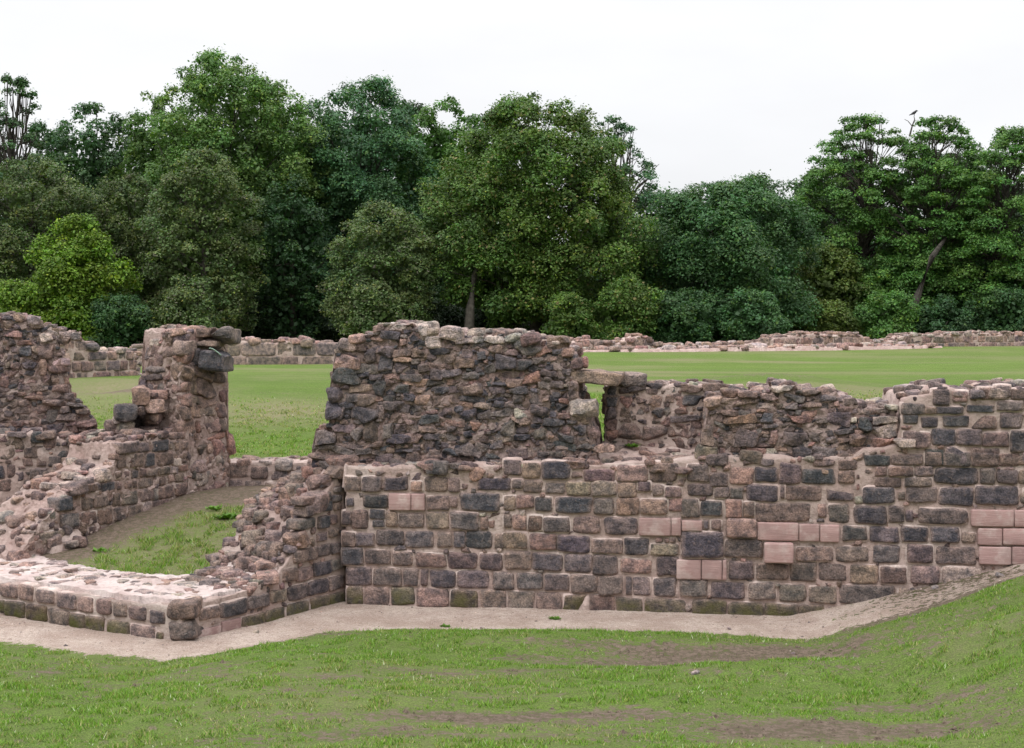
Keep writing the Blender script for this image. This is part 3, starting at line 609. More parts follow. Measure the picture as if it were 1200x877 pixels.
# worn ledge between hump and block: mortar heightfield with stones bedded in
def heightfield(name, poly, H, step, parent, mat=MORTAR, tint=(1, 1, 1), floor=-.3):
    xs = [p[0] for p in poly]; ys = [p[1] for p in poly]
    X, Y = np.meshgrid(np.arange(min(xs) - step, max(xs) + 2 * step, step), np.arange(min(ys) - step, max(ys) + 2 * step, step), indexing='ij')
    ins = inpoly(X.ravel(), Y.ravel(), poly).reshape(X.shape)
    Z = np.where(ins, H(X, Y), floor)
    nx, ny = X.shape; i = (np.arange(nx - 1)[:, None] * ny + np.arange(ny - 1)[None])
    Q = np.stack([i, i + ny, i + ny + 1, i + 1], -1).reshape(-1, 4)
    Q = Q[ins.ravel()[Q].any(1)]; used, inv = np.unique(Q, return_inverse=True)
    V = np.stack([X, Y, Z], -1).reshape(-1, 3)[used]
    V[:, 0] += .012 * vnoise(V, 9, 1); V[:, 1] += .012 * vnoise(V, 9, 2)
    tc_ = np.tile(np.array([*tint, 1.0]), (len(V), 1))
    if name == 'mortared_top' and floor == .0: tc_[:, :3] = np.where(V[:, 2:3] > .56, (.80, .78, .78), tc_[:, :3])
    o = mk(name, V, inv.reshape(-1, 4), mat, parent, tc_)
    return rebase(o)
def bed_stones(buf, poly, H, n, classes, size=(.05, .14), flat=.4, sink=.45, facets=4, kk=(4.5, 8), ov=False):
    xs = [p[0] for p in poly]; ys = [p[1] for p in poly]; done = np.zeros((0, 3))
    P = Plane((0, 0), (1, 0))
    for _ in range(n):
        x, y = rng.uniform(min(xs), max(xs)), rng.uniform(min(ys), max(ys)); h = rng.uniform(*size)
        if not inpoly(x, y, poly)[0]: continue
        if len(done) and (np.hypot(done[:, 0] - x, done[:, 1] - y) < (done[:, 2] + h) * .72).any(): continue
        done = np.vstack([done, (x, y, h)])
        if ov: z_ = 0
        a = rng.uniform(0, math.pi); P.U = np.array([math.cos(a), math.sin(a), 0]); P.Nn = np.array([math.sin(a), -math.cos(a), 0]); P.o = np.array([x, y, 0])
        hz = h * flat * rng.uniform(.7, 1.4); z = float(H(np.array([x]), np.array([y]))[0])
        stone(buf, P, 0, z + hz * (1 - 2 * sink), 0, h, hz, h * rng.uniform(.55, .95), classes[rng.integers(len(classes))], 4 if h > .07 else 3, rng.uniform(*kk), .14, rng.integers(1, facets + 1), .1)
def ptxy(P, px, py, n=0):
    u, z = P.uz(px, py); p = P.pt(u, n, 0); return (p[0], p[1])
lp = [ptxy(PM, 400, 545, -.03), ptxy(PM, 1008, 545, -.03), ptxy(PM, 1008, 545, -1.3), ptxy(PM, 400, 545, -1.3)]
def Hledge(x, y):
    dpt = -((x - PM.o[0]) * PM.Nn[0] + (y - PM.o[1]) * PM.Nn[1]); z0 = 1.66 + .19 * sst(0, .95, dpt)
    return z0 + .05 * fbm2(x, y, 3.2, 51) + .03 * fbm2(x, y, 9, 52)
heightfield('worn_ledge', lp, Hledge, .03, main, floor=1.4)
lb = Buf(); bed_stones(lb, lp, Hledge, 420, 'kgllknb', (.05, .15), .3, .6)
lb.build('ledge_rubble', STONE, main, False)

# ------------------------------------------------------------------ LOW CORNER WALL (footing) rising into the stump
low = thing('low_footing_wall', 'low two-course stone footing with pale mortared top, turning a corner on the path', 'low wall', (CX, CY, 0))
PL1 = Plane((CX, CY), (-2.0, 17.1)); PL2 = Plane((-9.2, 18.27), (CX, CY))
f1 = Face(PL1); f2 = Face(PL2)
f2.trace(0, 640, 5.0, "50 262 95 75 g;155 272 84 88 g;265 297 112 82 g;390 324 112 86 g;502 342 88 86 g;605 354 88 92 n;702 374 82 80 g;805 394 102 76 g;920 418 92 76 b;10 355 40 80 m;88 370 118 92 g;215 392 120 96 g;345 418 122 92 g;455 440 86 92 m;558 458 106 92 g;690 484 134 96 m;838 510 150 88 g;935 535 42 66 n", corners=False, grow=.98)
f1.trace(200, 540, 3.987, "180 712 96 54 g;295 688 128 68 d;412 655 102 62 b;505 635 78 60 g;595 615 92 66 b;692 590 100 66 d;775 570 72 62 b;385 752 106 62 m;485 725 92 68 m;592 697 104 68 g;700 670 86 66 m;780 652 72 66 m", corners=False)
f1.nopoint = True
f1.trace(240, 540, 4.872, "758 165 48 34 b;685 205 72 48 b;752 215 56 38 b;688 262 78 54 d;758 262 40 48 n;675 350 56 72 d .02;735 335 50 52 g;668 435 54 48 b;738 412 60 46 g;752 500 56 66 b;680 515 90 66 b;570 540 125 72 g .02;760 592 78 62 b;672 615 102 74 d;570 650 96 76 g;490 652 84 70 g;580 362 110 62 b;605 285 66 60 b;600 230 90 46 n", corners=False)
for bx_, pr in (((200 + 105 / 3.987, 540 + 782 / 3.987, 200 + 235 / 3.987, 540 + 842 / 3.987), .02), ((200 + 236 / 3.987, 540 + 742 / 3.987, 200 + 326 / 3.987, 540 + 806 / 3.987), .022)):
    # flush sawn blocks in the lower course of the return
    new_block(PL1, *bx_, low, pr, .14, .85)
b_ = (240 + 515 / 4.872, 540 + 422 / 4.872, 240 + 572 / 4.872, 540 + 484 / 4.872); new_block(PL1, *b_, low, .05, .1, 1.1)
# corner stones
cb = Buf()
Pc = Plane((CX - .12, CY + .02), (CX + .9, CY - .05))
stone(cb, Pc, .13, .115, -.16, .155, .10, .17, 'g', 6, 7, .09, 1); stone(cb, Pc, .12, .325, -.16, .16, .095, .17, 'n', 6, 6, .11, 2)
SU = [0, 1.0, 1.45, 1.65, 1.9, 2.1, 2.4, 2.66, 3.4]; SZ = [.40, .42, .50, .66, .90, 1.22, 1.5, 1.64, 1.72]
def Hlow(x, y):
    s = (x - CX) * PL1.U[0] + (y - CY) * PL1.U[1]; q = -((x - CX) * PL1.Nn[0] + (y - CY) * PL1.Nn[1])
    s2 = s + np.where(q > 0, 0, 0)
    m = np.interp(s2, SU, SZ) - .42
    m = np.where(x > -3.75 - (16.2 - y) * .2, m, 0) * (q > -.4)
    m = np.clip(m, 0, None) * (1 - .42 * sst(.15, 1.5, q))
    m = m + .16 * np.clip(m * 3, 0, 1) * fbm2(x, y, 2.6, 71)
    q2 = (x + 9.2) * 0
    return .41 + m + .028 * fbm2(x, y, 4, 72) + .018 * fbm2(x, y, 13, 73)
n1, n2 = PL1.Nn, PL2.Nn
def off(p, n, d): return (p[0] - n[0] * d, p[1] - n[1] * d)
lowpoly = [off((-9.2, 18.27), n2, .06), (CX, CY + .1), off((-2.0, 17.1), n1, .06), (-1.5, 17.5), (-2.1, 18.3), (-3.05, 18.05), (-3.3, 17.65), (-3.35, 17.2), (-3.55, 16.75), (-3.9, 16.55), (-4.6, 16.8), (-5.3, 17.25), (-6.3, 18.2), (-7.5, 19.0), (-8.6, 19.6)]
heightfield('mortared_top', lowpoly, Hlow, .03, low, tint=(1.18, 1.27, 1.33), floor=.0)
tb = Buf()
flat_poly = [p for p in lowpoly]
bed_stones(tb, [off((-9.2, 18.27), n2, .2), (CX, CY + .3), off((-2.9, 15.9), n1, .2), (-3.4, 16.6), (-3.9, 16.4), (-4.6, 16.7), (-5.3, 17.15), (-6.3, 18.1), (-7.5, 18.9), (-8.6, 19.5)], Hlow, 1500, 'lklkgl', (.04, .15), .22, .80)
mound = [off((-2.75, 16.0), n1, .05), off((-2.0, 17.1), n1, .03), (-1.6, 17.5), (-2.1, 18.3), (-3.0, 18.0), (-3.2, 17.6), (-3.25, 17.1), (-3.25, 16.85), (-3.1, 16.4)]
bed_stones(tb, mound, Hlow, 320, 'gbknkg', (.12, .19), .55, .58)
bed_stones(tb, mound, Hlow, 3000, 'gbnkkgb', (.04, .10), .7, .45)
bed_stones(tb, [(-2.75, 16.9), (-2.2, 16.95), (-2.0, 17.35), (-2.5, 17.5)], Hlow, 40, 'r', (.08, .13), .7, .3)
skirt = [(-3.75, 16.45), (-3.3, 15.75), (-2.8, 15.9), (-2.9, 16.9), (-3.0, 18.0), (-3.3, 17.7), (-3.38, 17.1), (-3.6, 16.8)]
bed_stones(tb, skirt, Hlow, 70, 'gbnkg', (.09, .15), .45, .62); bed_stones(tb, skirt, Hlow, 900, 'gknklb', (.04, .09), .45, .55)
tb.build('top_rubble', STONE, low, False)
wall_core(PL2, [(0, .36), (PL2.len - .02, .36)], -.2, .3, low, 'mortar_core', .035, .010, .012, (.95, 1, 1))
wall_core(PL1, [(0.02, .36), (1.0, .39), (1.45, .47), (1.65, .62), (1.9, .86), (2.1, 1.18), (2.4, 1.45), (2.66, 1.6)], -.2, .3, low, 'mortar_core', .035, .012, .012)
f1.fill([(.3, .05), (2.6, .05), (2.6, 1.55), (2.1, 1.1), (1.65, .6), (1.0, .38)], [(.06, .05, 400), (.035, .03, 800)], 'gknb', .01, (.0, .02))
f2.courses([(0, .0), (PL2.uz(-4, 700)[0], .0), (PL2.uz(-4, 700)[0], .42), (0, .42)], .0, .4, .2, .27, 'gmgn', .03)
f1.buf.build('coursed_facing', STONE, low); f2.buf.build('coursed_facing', STONE, low); f1.mort.build('pointing', MORTAR, low); f2.mort.build('pointing', MORTAR, low); cb.build('corner_stones', STONE, low)
# rubble slope of the return (west side of the stump)
side = Buf()
Ps = Plane((-3.62, 16.72), (-3.02, 18.05)); Ps.Nn = -Ps.Nn

# ------------------------------------------------------------------ PIER WALL
pier = thing('pier_wall', 'stone wall stepping up to a tall crumbling pier with overhanging dark cap blocks', 'ruined wall', (-4.9, 20.0, .5))
PP = Plane((-5.87, 18.1), (-4.28, 21.3)); fp = Face(PP)
_pp = prof_px(PP, [(22, 640), (58, 598), (73, 580), (88, 568), (118, 552), (134, 536), (138, 520), (151, 516), (165, 512), (216, 506), (222, 387), (270, 387)])
fp.top = lambda u: float(np.interp(u, [a for a, b in _pp], [b for a, b in _pp])) - .03
fp.trace(40, 480, 5.41, "380 765 98 46 n;270 790 58 38 n;130 805 180 70 g;230 700 112 92 b;350 692 102 88 n;450 677 88 92 n;545 662 82 84 n;635 650 88 90 n;715 622 58 84 l;800 610 116 84 n;190 600 102 88 d .02;340 592 72 84 n;425 580 96 76 g;520 572 52 80 n;610 562 106 80 g;712 542 86 74 g;768 537 32 80 l;835 522 90 76 n;930 505 72 76 k;325 502 126 54 n .02;408 490 24 46 b;470 490 86 56 d;537 485 32 50 n;595 478 42 46 g;637 475 28 46 n;710 465 84 60 g;812 455 46 54 n;865 440 36 46 k;920 432 56 52 g;465 420 72 46 g;532 418 38 42 n;583 412 36 46 n;637 410 46 46 d;690 402 42 54 n;745 400 64 46 n;822 390 76 50 n;890 385 46 46 l;945 372 54 38 k;555 325 56 98 g;655 322 76 92 g;735 320 62 88 d;830 312 96 88 n;905 335 50 50 l;930 285 70 60 g;590 242 126 66 b .02;690 240 80 56 b;800 230 104 70 d;905 230 26 60 k;950 225 42 46 k;820 165 66 36 b;910 165 96 44 k;265 740 70 40 g", corners=False, grow=1.0, kind='a')
PE = Plane((-5.46, 20.87), (-4.66, 20.47), -.08); fe = Face(PE); fe.buf = fp.buf
fe_items = "820 425 92 60 k;815 490 100 60 k;805 558 72 56 k;880 555 56 56 k;930 550 28 60 r;988 550 58 60 k;905 482 56 56 k;970 492 70 42 k;970 440 80 46 k;905 435 56 32 n;1035 485 32 46 n;1035 550 24 46 n;1040 415 32 50 n;1035 355 28 42 k;965 375 80 74 g .04;905 375 48 76 k;835 370 52 42 k;835 305 66 56 k;780 320 32 42 r;750 400 38 92 b;715 380 38 56 b;665 375 48 66 d .05;730 295 76 28 b .04;715 330 76 28 b .05;700 465 80 66 b .04;690 550 80 60 d;745 550 32 46 d;1010 605 76 36 r;1022 658 58 56 k;942 662 38 36 n;980 658 18 46 k;1072 640 24 92 r .02;980 725 56 56 k;1030 722 38 60 l;920 735 56 56 l;960 790 80 36 l;930 815 76 36 l;1000 842 86 42 n;1030 800 46 42 k;940 300 100 56 n .05;735 235 56 90 n .02;700 220 48 56 b;790 212 56 46 g;785 255 32 32 b;870 190 66 56 g .04;840 235 50 50 k;1000 330 70 40 n .03;720 430 40 30 n"
L_ = [q for q in fe_items.split(';') if float(q.split()[0]) < 862]; R_ = [q for q in fe_items.split(';') if float(q.split()[0]) >= 862]
fe.trace(0, 360, S2, ';'.join(L_), corners=False, kind='r', grow=1.12); fp.trace(0, 360, S2, ';'.join(R_), corners=False, kind='r', grow=1.12)
PF = Plane((-5.5, 20.72), (-3.8, 20.72))
def cap(x, y, w_, h_, cls, pr, hn=.3, PL=None):
    PL = PF
    x0, y0 = x / S2, 360 + y / S2
    b = Buf(); u, z, hu, hz = PL.box(x0 - w_ / S2 / 2, y0 - h_ / S2 / 2, x0 + w_ / S2 / 2, y0 + h_ / S2 / 2)
    stone(b, PL, u, z, pr - hn, hu, hz, hn, cls, 6, 8, .16, 4, .1); b.build('cap_block', STONE, pier, False)
cap(905, 238, 76, 88, 'd', .16); cap(1010, 250, 128, 104, 'd', .24, .34); cap(1040, 132, 112, 74, 'b', .16, .34)
cap(800, 130, 80, 52, 'k', .14, PL=None); cap(880, 122, 92, 50, 'k', .12, PL=None); cap(960, 118, 92, 48, 'k', .1)
cap(960, 165, 130, 40, 'g', .12)
profP = prof_px(PP, [(22, 650), (40, 622), (58, 602), (73, 584), (88, 570), (118, 555), (134, 540), (138, 520), (151, 516), (165, 512), (190, 508), (218, 506), (220, 470), (221, 440), (222, 400), (223, 387), (230, 386), (245, 387), (262, 388), (266, 400), (267, 470), (269, 520), (270, 545)])
polyP = [(profP[0][0], .3)] + profP + [(profP[-1][0], .6)]
profE = prof_px(PE, [(159, 512), (161, 470), (164, 442), (172, 430), (176, 404), (190, 399), (196, 390), (206, 387), (213, 387)])
fe.fill([(profE[0][0], 1.6)] + profE + [(profE[-1][0], 1.6)], [(.11, .09, 600), (.07, .055, 1500), (.04, .03, 2000)], 'kgnkbn', .004, (.0, .04))
wall_core(PE, [(u, z - .03) for u, z in profE], 1.2, .95, pier, 'mortar_core', .03, .02, 0, (.84, .82, .82), True)
fp.fill(polyP, [(.10, .08, 500), (.06, .05, 1800), (.035, .03, 3000)], 'kgnkbl', .008, (.0, .025))
wall_core(PP, [(u, z - .03) for u, z in profP], lambda u: .0, .85, pier, 'mortar_core', .03, .014, .012, (.86, .84, .84), True)
ptb = Buf(); top_stones(PP, profP[:13], .85, ptb, 'gkblnkn', 1500, (.05, .17), (.0, .05)); top_stones(PP, profP[16:21], .8, ptb, 'lkgk', 90, (.06, .15), (.0, .06))
# broken left side of the pier stem
top_stones(PE, profE[3:], .8, ptb, 'lkgk', 90, (.06, .14), (.0, .05))
# tumbled nose at the near end of the wall
nose = [(-6.25, 18.2), (-5.85, 17.95), (-5.55, 18.3), (-5.7, 18.7), (-6.2, 18.8), (-6.5, 18.6)]
Hn = lambda x, y: .45 + .45 * np.exp(-((x + 5.98) / .32) ** 2 - ((y - 18.55) / .4) ** 2) + .06 * fbm2(x, y, 5, 90)
heightfield('collapsed_end', nose, Hn, .03, pier, floor=.2)
bed_stones(ptb, nose, Hn, 220, 'gknbl', (.08, .16), .7, .4)
flare = [(-5.95, 20.2), (-5.5, 19.95), (-5.05, 20.2), (-5.15, 20.6), (-5.5, 20.9), (-5.9, 20.75)]
Hfl = lambda x, y: 1.62 + .70 * np.clip(1 - (-5.25 - x) / .62, 0, 1) + .07 * fbm2(x, y, 5, 95)
for dz_ in (.85, .68, .51, .34, .17, 0):       # loose pile, layer on layer
    bed_stones(ptb, flare, lambda x, y, q=dz_: np.maximum(Hfl(x, y) - q, 1.5), 60, 'gbnkdk', (.10, .17), .6, .5)
bed_stones(ptb, flare, Hfl, 250, 'gbnkl', (.05, .09), .6, .5)
fp.buf.build('coursed_facing', STONE, pier); fp.mort.build('pointing', MORTAR, pier); ptb.build('top_rubble', STONE, pier, False)
# strip of pale tape on the overhanging block
def tape():
    uc, zc = PP.uz(255, 411); V = []
    for i in range(9):
        t = i / 8; px = 249 + 13 * t; py = 408.5 + 8.5 * t ** 1.6; u, z = PF.uz(px, py)
        for (dn, dz) in ((.0, 0), (.05, .012), (.05, .018), (.0, .006)): V.append(PF.pt(u + .0 + dn * .5, .25 + dn - .02 * t, z + dz))
    Fq = []
    for i in range(8):
        for j in range(4): a = i * 4 + j; b = i * 4 + (j + 1) % 4; Fq.append((a, b, b + 4, a + 4))
    Fq += [(3, 2, 1, 0), (32, 33, 34, 35)]
    o = mk('tape_strip', np.array(V), np.array(Fq), TAPE); tag(o, 'short strip of pale green tape on the dark overhanging block of the pier', 'tape')
tape()

# ------------------------------------------------------------------ LEFT WALL
PQ = Plane((-9.4, 18.72), (-5.42, 20.3)); PQu = Plane((-9.4, 18.72), (-5.42, 20.3), .55)
left = thing('ruined_wall', 'rough rubble wall at the left edge, tall at the end and stepped to the right', 'ruined wall', (-7.4, 19.8, .3))
fq = Face(PQ); H4 = 4.87
fq.trace(0, 360, H4, "210 742 68 66 d .03;280 768 74 56 n .02;435 780 92 48 n .02;545 772 98 72 n .05;632 760 50 70 d;200 830 126 76 n;343 836 76 56 d;440 836 96 66 n;70 755 70 70 g;40 830 80 60 g;110 780 60 60 n", (.01, .03), 'r', False)
fq.trace(40, 480, 5.41, "130 330 88 66 b;215 330 84 62 g;45 330 66 60 n;45 410 78 76 b;130 410 80 60 g;0 410 60 60 g;-40 330 70 60 n", (.01, .03), 'a', False)
for bx_ in ((40 + 468 / 5.41, 480 + 106 / 5.41, 40 + 545 / 5.41, 480 + 184 / 5.41), (40 + 425 / 5.41, 480 + 186 / 5.41, 40 + 505 / 5.41, 480 + 272 / 5.41)):
    new_block(PQ, *bx_, left, .10, .16, .8); fq.rects.append(PQ.box(*bx_))
bx_ = (33, 479 + 90, 52, 588 + 8); bx_ = (32, 569, 50, 586); new_block(PP, *bx_, left, -.25, .1, .8) if False else None
profQ = prof_px(PQ, [(-60, 512), (0, 508), (30, 510), (38, 506), (60, 512), (90, 516), (112, 510), (120, 508), (150, 512)])
profQ[-1] = (PQ.len, profQ[-1][1])
polyQ = [(profQ[0][0], .2)] + profQ + [(profQ[-1][0], .6)]
fq.courses(polyQ, .2, 1.75, .2, .27, 'bgnnkdg', .035, (.0, .03), 'a', .01)
fq.fill(polyQ, [(.07, .05, 700), (.04, .03, 1500)], 'gknbk', .008, (.0, .02))
wall_core(PQ, [(u, z - .02) for u, z in profQ], .0, .95, left, 'mortar_core', .04, .02)
qtb = Buf(); top_stones(PQ, profQ, .55, qtb, 'gkblnkn', 260, (.05, .16), (.0, .05))
fq.buf.build('coursed_facing', STONE, left); fq.mort.build('pointing', MORTAR, left)
fqu = Face(PQu)
fqu.trace(0, 360, H4, "255 170 90 44 l .03;375 172 66 68 g .02;430 165 60 50 l .02;268 240 100 86 n .04;330 340 106 74 n .05;243 345 46 90 k .03;255 410 50 46 k;320 418 56 52 k;372 415 38 50 k;340 472 86 50 k .02;140 255 70 50 d;170 330 76 42 d .03;172 375 72 36 d;80 245 30 36 b;48 285 46 44 b;90 290 40 38 b;70 200 44 36 b;135 205 80 28 r;150 150 42 34 b;190 150 40 36 d;100 110 34 34 b;45 100 40 40 g;195 78 72 50 l .04;90 335 56 36 n;45 335 36 40 n;70 380 76 36 n;160 415 110 40 k;20 430 50 60 n;135 455 66 40 b;210 465 80 40 n;110 495 80 32 n;200 520 120 30 n .03;300 545 120 34 g .06;430 555 90 22 b .05;250 580 60 40 n;370 585 60 40 g .05;380 630 100 46 g .04;300 625 60 60 b;470 600 70 30 n .05;500 660 120 50 n .05;340 690 70 46 b;300 690 50 46 d", (.01, .04), 'r', False)
profQu = prof_px(PQu, [(-60, 380), (0, 373), (14, 369), (28, 373), (38, 374), (47, 382), (56, 386), (66, 391), (76, 424), (80, 426), (81, 462), (88, 466), (96, 470), (98, 478), (105, 485), (112, 496), (118, 512), (121, 518)])
polyQu = [(profQu[0][0], 1.6)] + profQu + [(profQu[-1][0], 1.6)]
fqu.courses(polyQu, 1.65, 3.5, .10, .16, 'bgnnndbk', .006, (.0, .045), 'r', .012, .72)
fqu.fill(polyQu, [(.07, .045, 1800), (.04, .028, 5000)], 'bgnnndbkd', .002, (.0, .04))
wall_core(PQu, [(u, z - .03) for u, z in profQu], 1.0, .9, left, 'mortar_core', .025, .020, .020, (.74, .73, .74), True)
top_stones(PQu, profQu, .85, qtb, 'lgknlk', 200, (.05, .15), (.0, .05))
end_stones(PQu, profQu[9][0] - .01, 2.3, 2.9, .8, fqu.buf, 'kkngl', 1, .12)
fqu.fill(polyQu, [(.08, .045, 3000), (.05, .03, 4000)], 'bndgbn', .0, (-.025, .006), tol=.50)
fqu.buf.build('rubble_facing', STONE, left, False)
qtb.build('top_rubble', STONE, left, False)

# ------------------------------------------------------------------ THRESHOLD wall behind the hollow
PT = Plane((-4.5, 21.35), (-2.2, 21.5))
thr = thing('threshold_wall', 'low two-course blocking of weathered grey blocks at the back of the grassy hollow', 'low wall', (-3.4, 21.8, .8))
ft = Face(PT); ft.trace(240, 540, 4.872, "190 57 136 80 g;312 67 98 74 g;168 146 96 74 g;278 152 94 72 g;430 70 110 80 b;400 150 120 70 g", corners=False, kind='a')
ft.courses([(.9, .4), (2.3, .4), (2.3, 1.2), (.9, 1.2)], .75, 1.15, .21, .35, 'gbn')
profT = [(0, 1.22), (2.3, 1.24)]
wall_core(PT, profT, .3, .8, thr); top_stones(PT, profT, .8, ft.buf, 'klgl', 60, (.06, .16), (-.02, .02))
ft.buf.build('coursed_facing', STONE, thr); ft.mort.build('pointing', MORTAR, thr)

# ------------------------------------------------------------------ FAR WALLS
def far_wall(label, a, b, prof_pts, T, rowh, roww, cl_low, cl_up, split, group=None, res_levels=None):
    P = Plane(a, b); mid = P.pt(P.len / 2, 0, 0); th = thing('ruined_wall', label, 'ruined wall', (mid[0], mid[1], 1.85))
    prof = prof_px(P, prof_pts); prof = [(u, z) for u, z in prof]
    f = Face(P); base = 1.80; poly = [(prof[0][0], base)] + prof + [(prof[-1][0], base)]
    f.courses(poly, base, base + split, rowh, roww, cl_low, .03, (.01, .04), 'a', .0)
    f.courses(poly, base + split, 4.5, rowh * .6, roww * .6, cl_up, .03, (.0, .07), 'r', .02)
    f.fill(poly, [(.12, .07, 500), (.08, .05, 900)], cl_up, .015, (.0, .05))
    wall_core(P, [(u, z - .04) for u, z in prof], 1.5, T, th, 'mortar_core', .09, .03)
    tb_ = Buf(); top_stones(P, prof, T, tb_, cl_up, int(P.len * 22), (.08, .24), (.0, .07))
    f.buf.build('stone_facing', STONE, th); tb_.build('top_rubble', STONE, th)
    return th
far_wall('distant low wall with smooth dark blocks below pink rubble, across the left lawn', (-13.0, 45.5), (-3.6, 46.5),
         [(150, 408), (168, 406), (176, 402), (200, 402), (255, 398), (300, 398), (304, 403), (322, 402), (330, 398), (345, 400), (362, 397), (368, 403), (400, 405), (450, 405)], .9, .38, .9, 'bdbg', 'klkgn', .52)
far_wall('distant stepped stretch of wall just behind and right of the tall left rubble wall', (-12.8, 33.5), (-10.2, 37),
         [(60, 380), (70, 384), (78, 387), (94, 388), (96, 396), (104, 400), (112, 408), (128, 411), (165, 412)], .8, .26, .42, 'gknb', 'lkgb', 1.4)
far_wall('far low wall of broken pink and grey stone along the wood, right half of the lawn', (2.6, 62.0), (31.0, 76.5),
         [(668, 409), (675, 399), (690, 396), (704, 402), (728, 402), (740, 396), (752, 392), (760, 395), (768, 403), (800, 405), (850, 404), (884, 402), (905, 396), (940, 391), (1006, 391), (1016, 396), (1022, 401), (1050, 399), (1056, 393), (1075, 391), (1085, 394), (1112, 391), (1160, 389), (1163, 395), (1178, 389), (1188, 392), (1230, 391)], 1.0, .28, .5, 'gkbnk', 'klgkn', .45)
# wide low footings in front of the far wall
foot = thing('low_footing_wall', 'pale pink footing only a hand high in front of the far right wall', 'low wall', (13, 64.5, 1.85))
fpoly = [(2.8, 60.2), (6.5, 61.2), (9, 61.9), (12, 63.8), (15, 65.0), (17, 66.8), (21, 69.2), (20.5, 70.2), (14, 67), (8.5, 64), (3, 61.8)]
Hf = lambda x, y: 1.99 + .10 * fbm2(x, y, .6, 33) + .05 * fbm2(x, y, 3.5, 34)
heightfield('mortared_top', fpoly, Hf, .12, foot, tint=(.98, .95, .95), floor=1.6)
fbuf = Buf(); bed_stones(fbuf, fpoly, Hf, 700, 'klrglk', (.14, .35), .4, .45); fbuf.build('bedded_stones', STONE, foot)

# ------------------------------------------------------------------ TREES
def tube(buf, pts, radii, seg=6):
    pts = np.asarray(pts, float); n = len(pts); V = []
    for i in range(n):
        d = pts[min(i + 1, n - 1)] - pts[max(i - 1, 0)]; d /= np.linalg.norm(d) + 1e-9
        a = np.cross(d, (0, 0, 1.0) if abs(d[2]) < .9 else (1.0, 0, 0)); a /= np.linalg.norm(a); b = np.cross(d, a)
        for k in range(seg):
            t = 2 * math.pi * k / seg; V.append(pts[i] + radii[i] * (a * math.cos(t) + b * math.sin(t)))
    Fq = [(i * seg + k, i * seg + (k + 1) % seg, (i + 1) * seg + (k + 1) % seg, (i + 1) * seg + k) for i in range(n - 1) for k in range(seg)]
    buf.add(np.array(V), np.array(Fq), (1, 1, 1, 1))
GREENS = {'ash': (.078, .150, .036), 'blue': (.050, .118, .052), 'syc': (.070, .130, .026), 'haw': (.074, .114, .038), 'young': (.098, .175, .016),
          'dense': (.042, .100, .034), 'locust': (.070, .160, .034), 'dark': (.028, .062, .022), 'olive': (.076, .116, .026), 'under': (.018, .038, .014), 'ivy': (.030, .074, .026)}
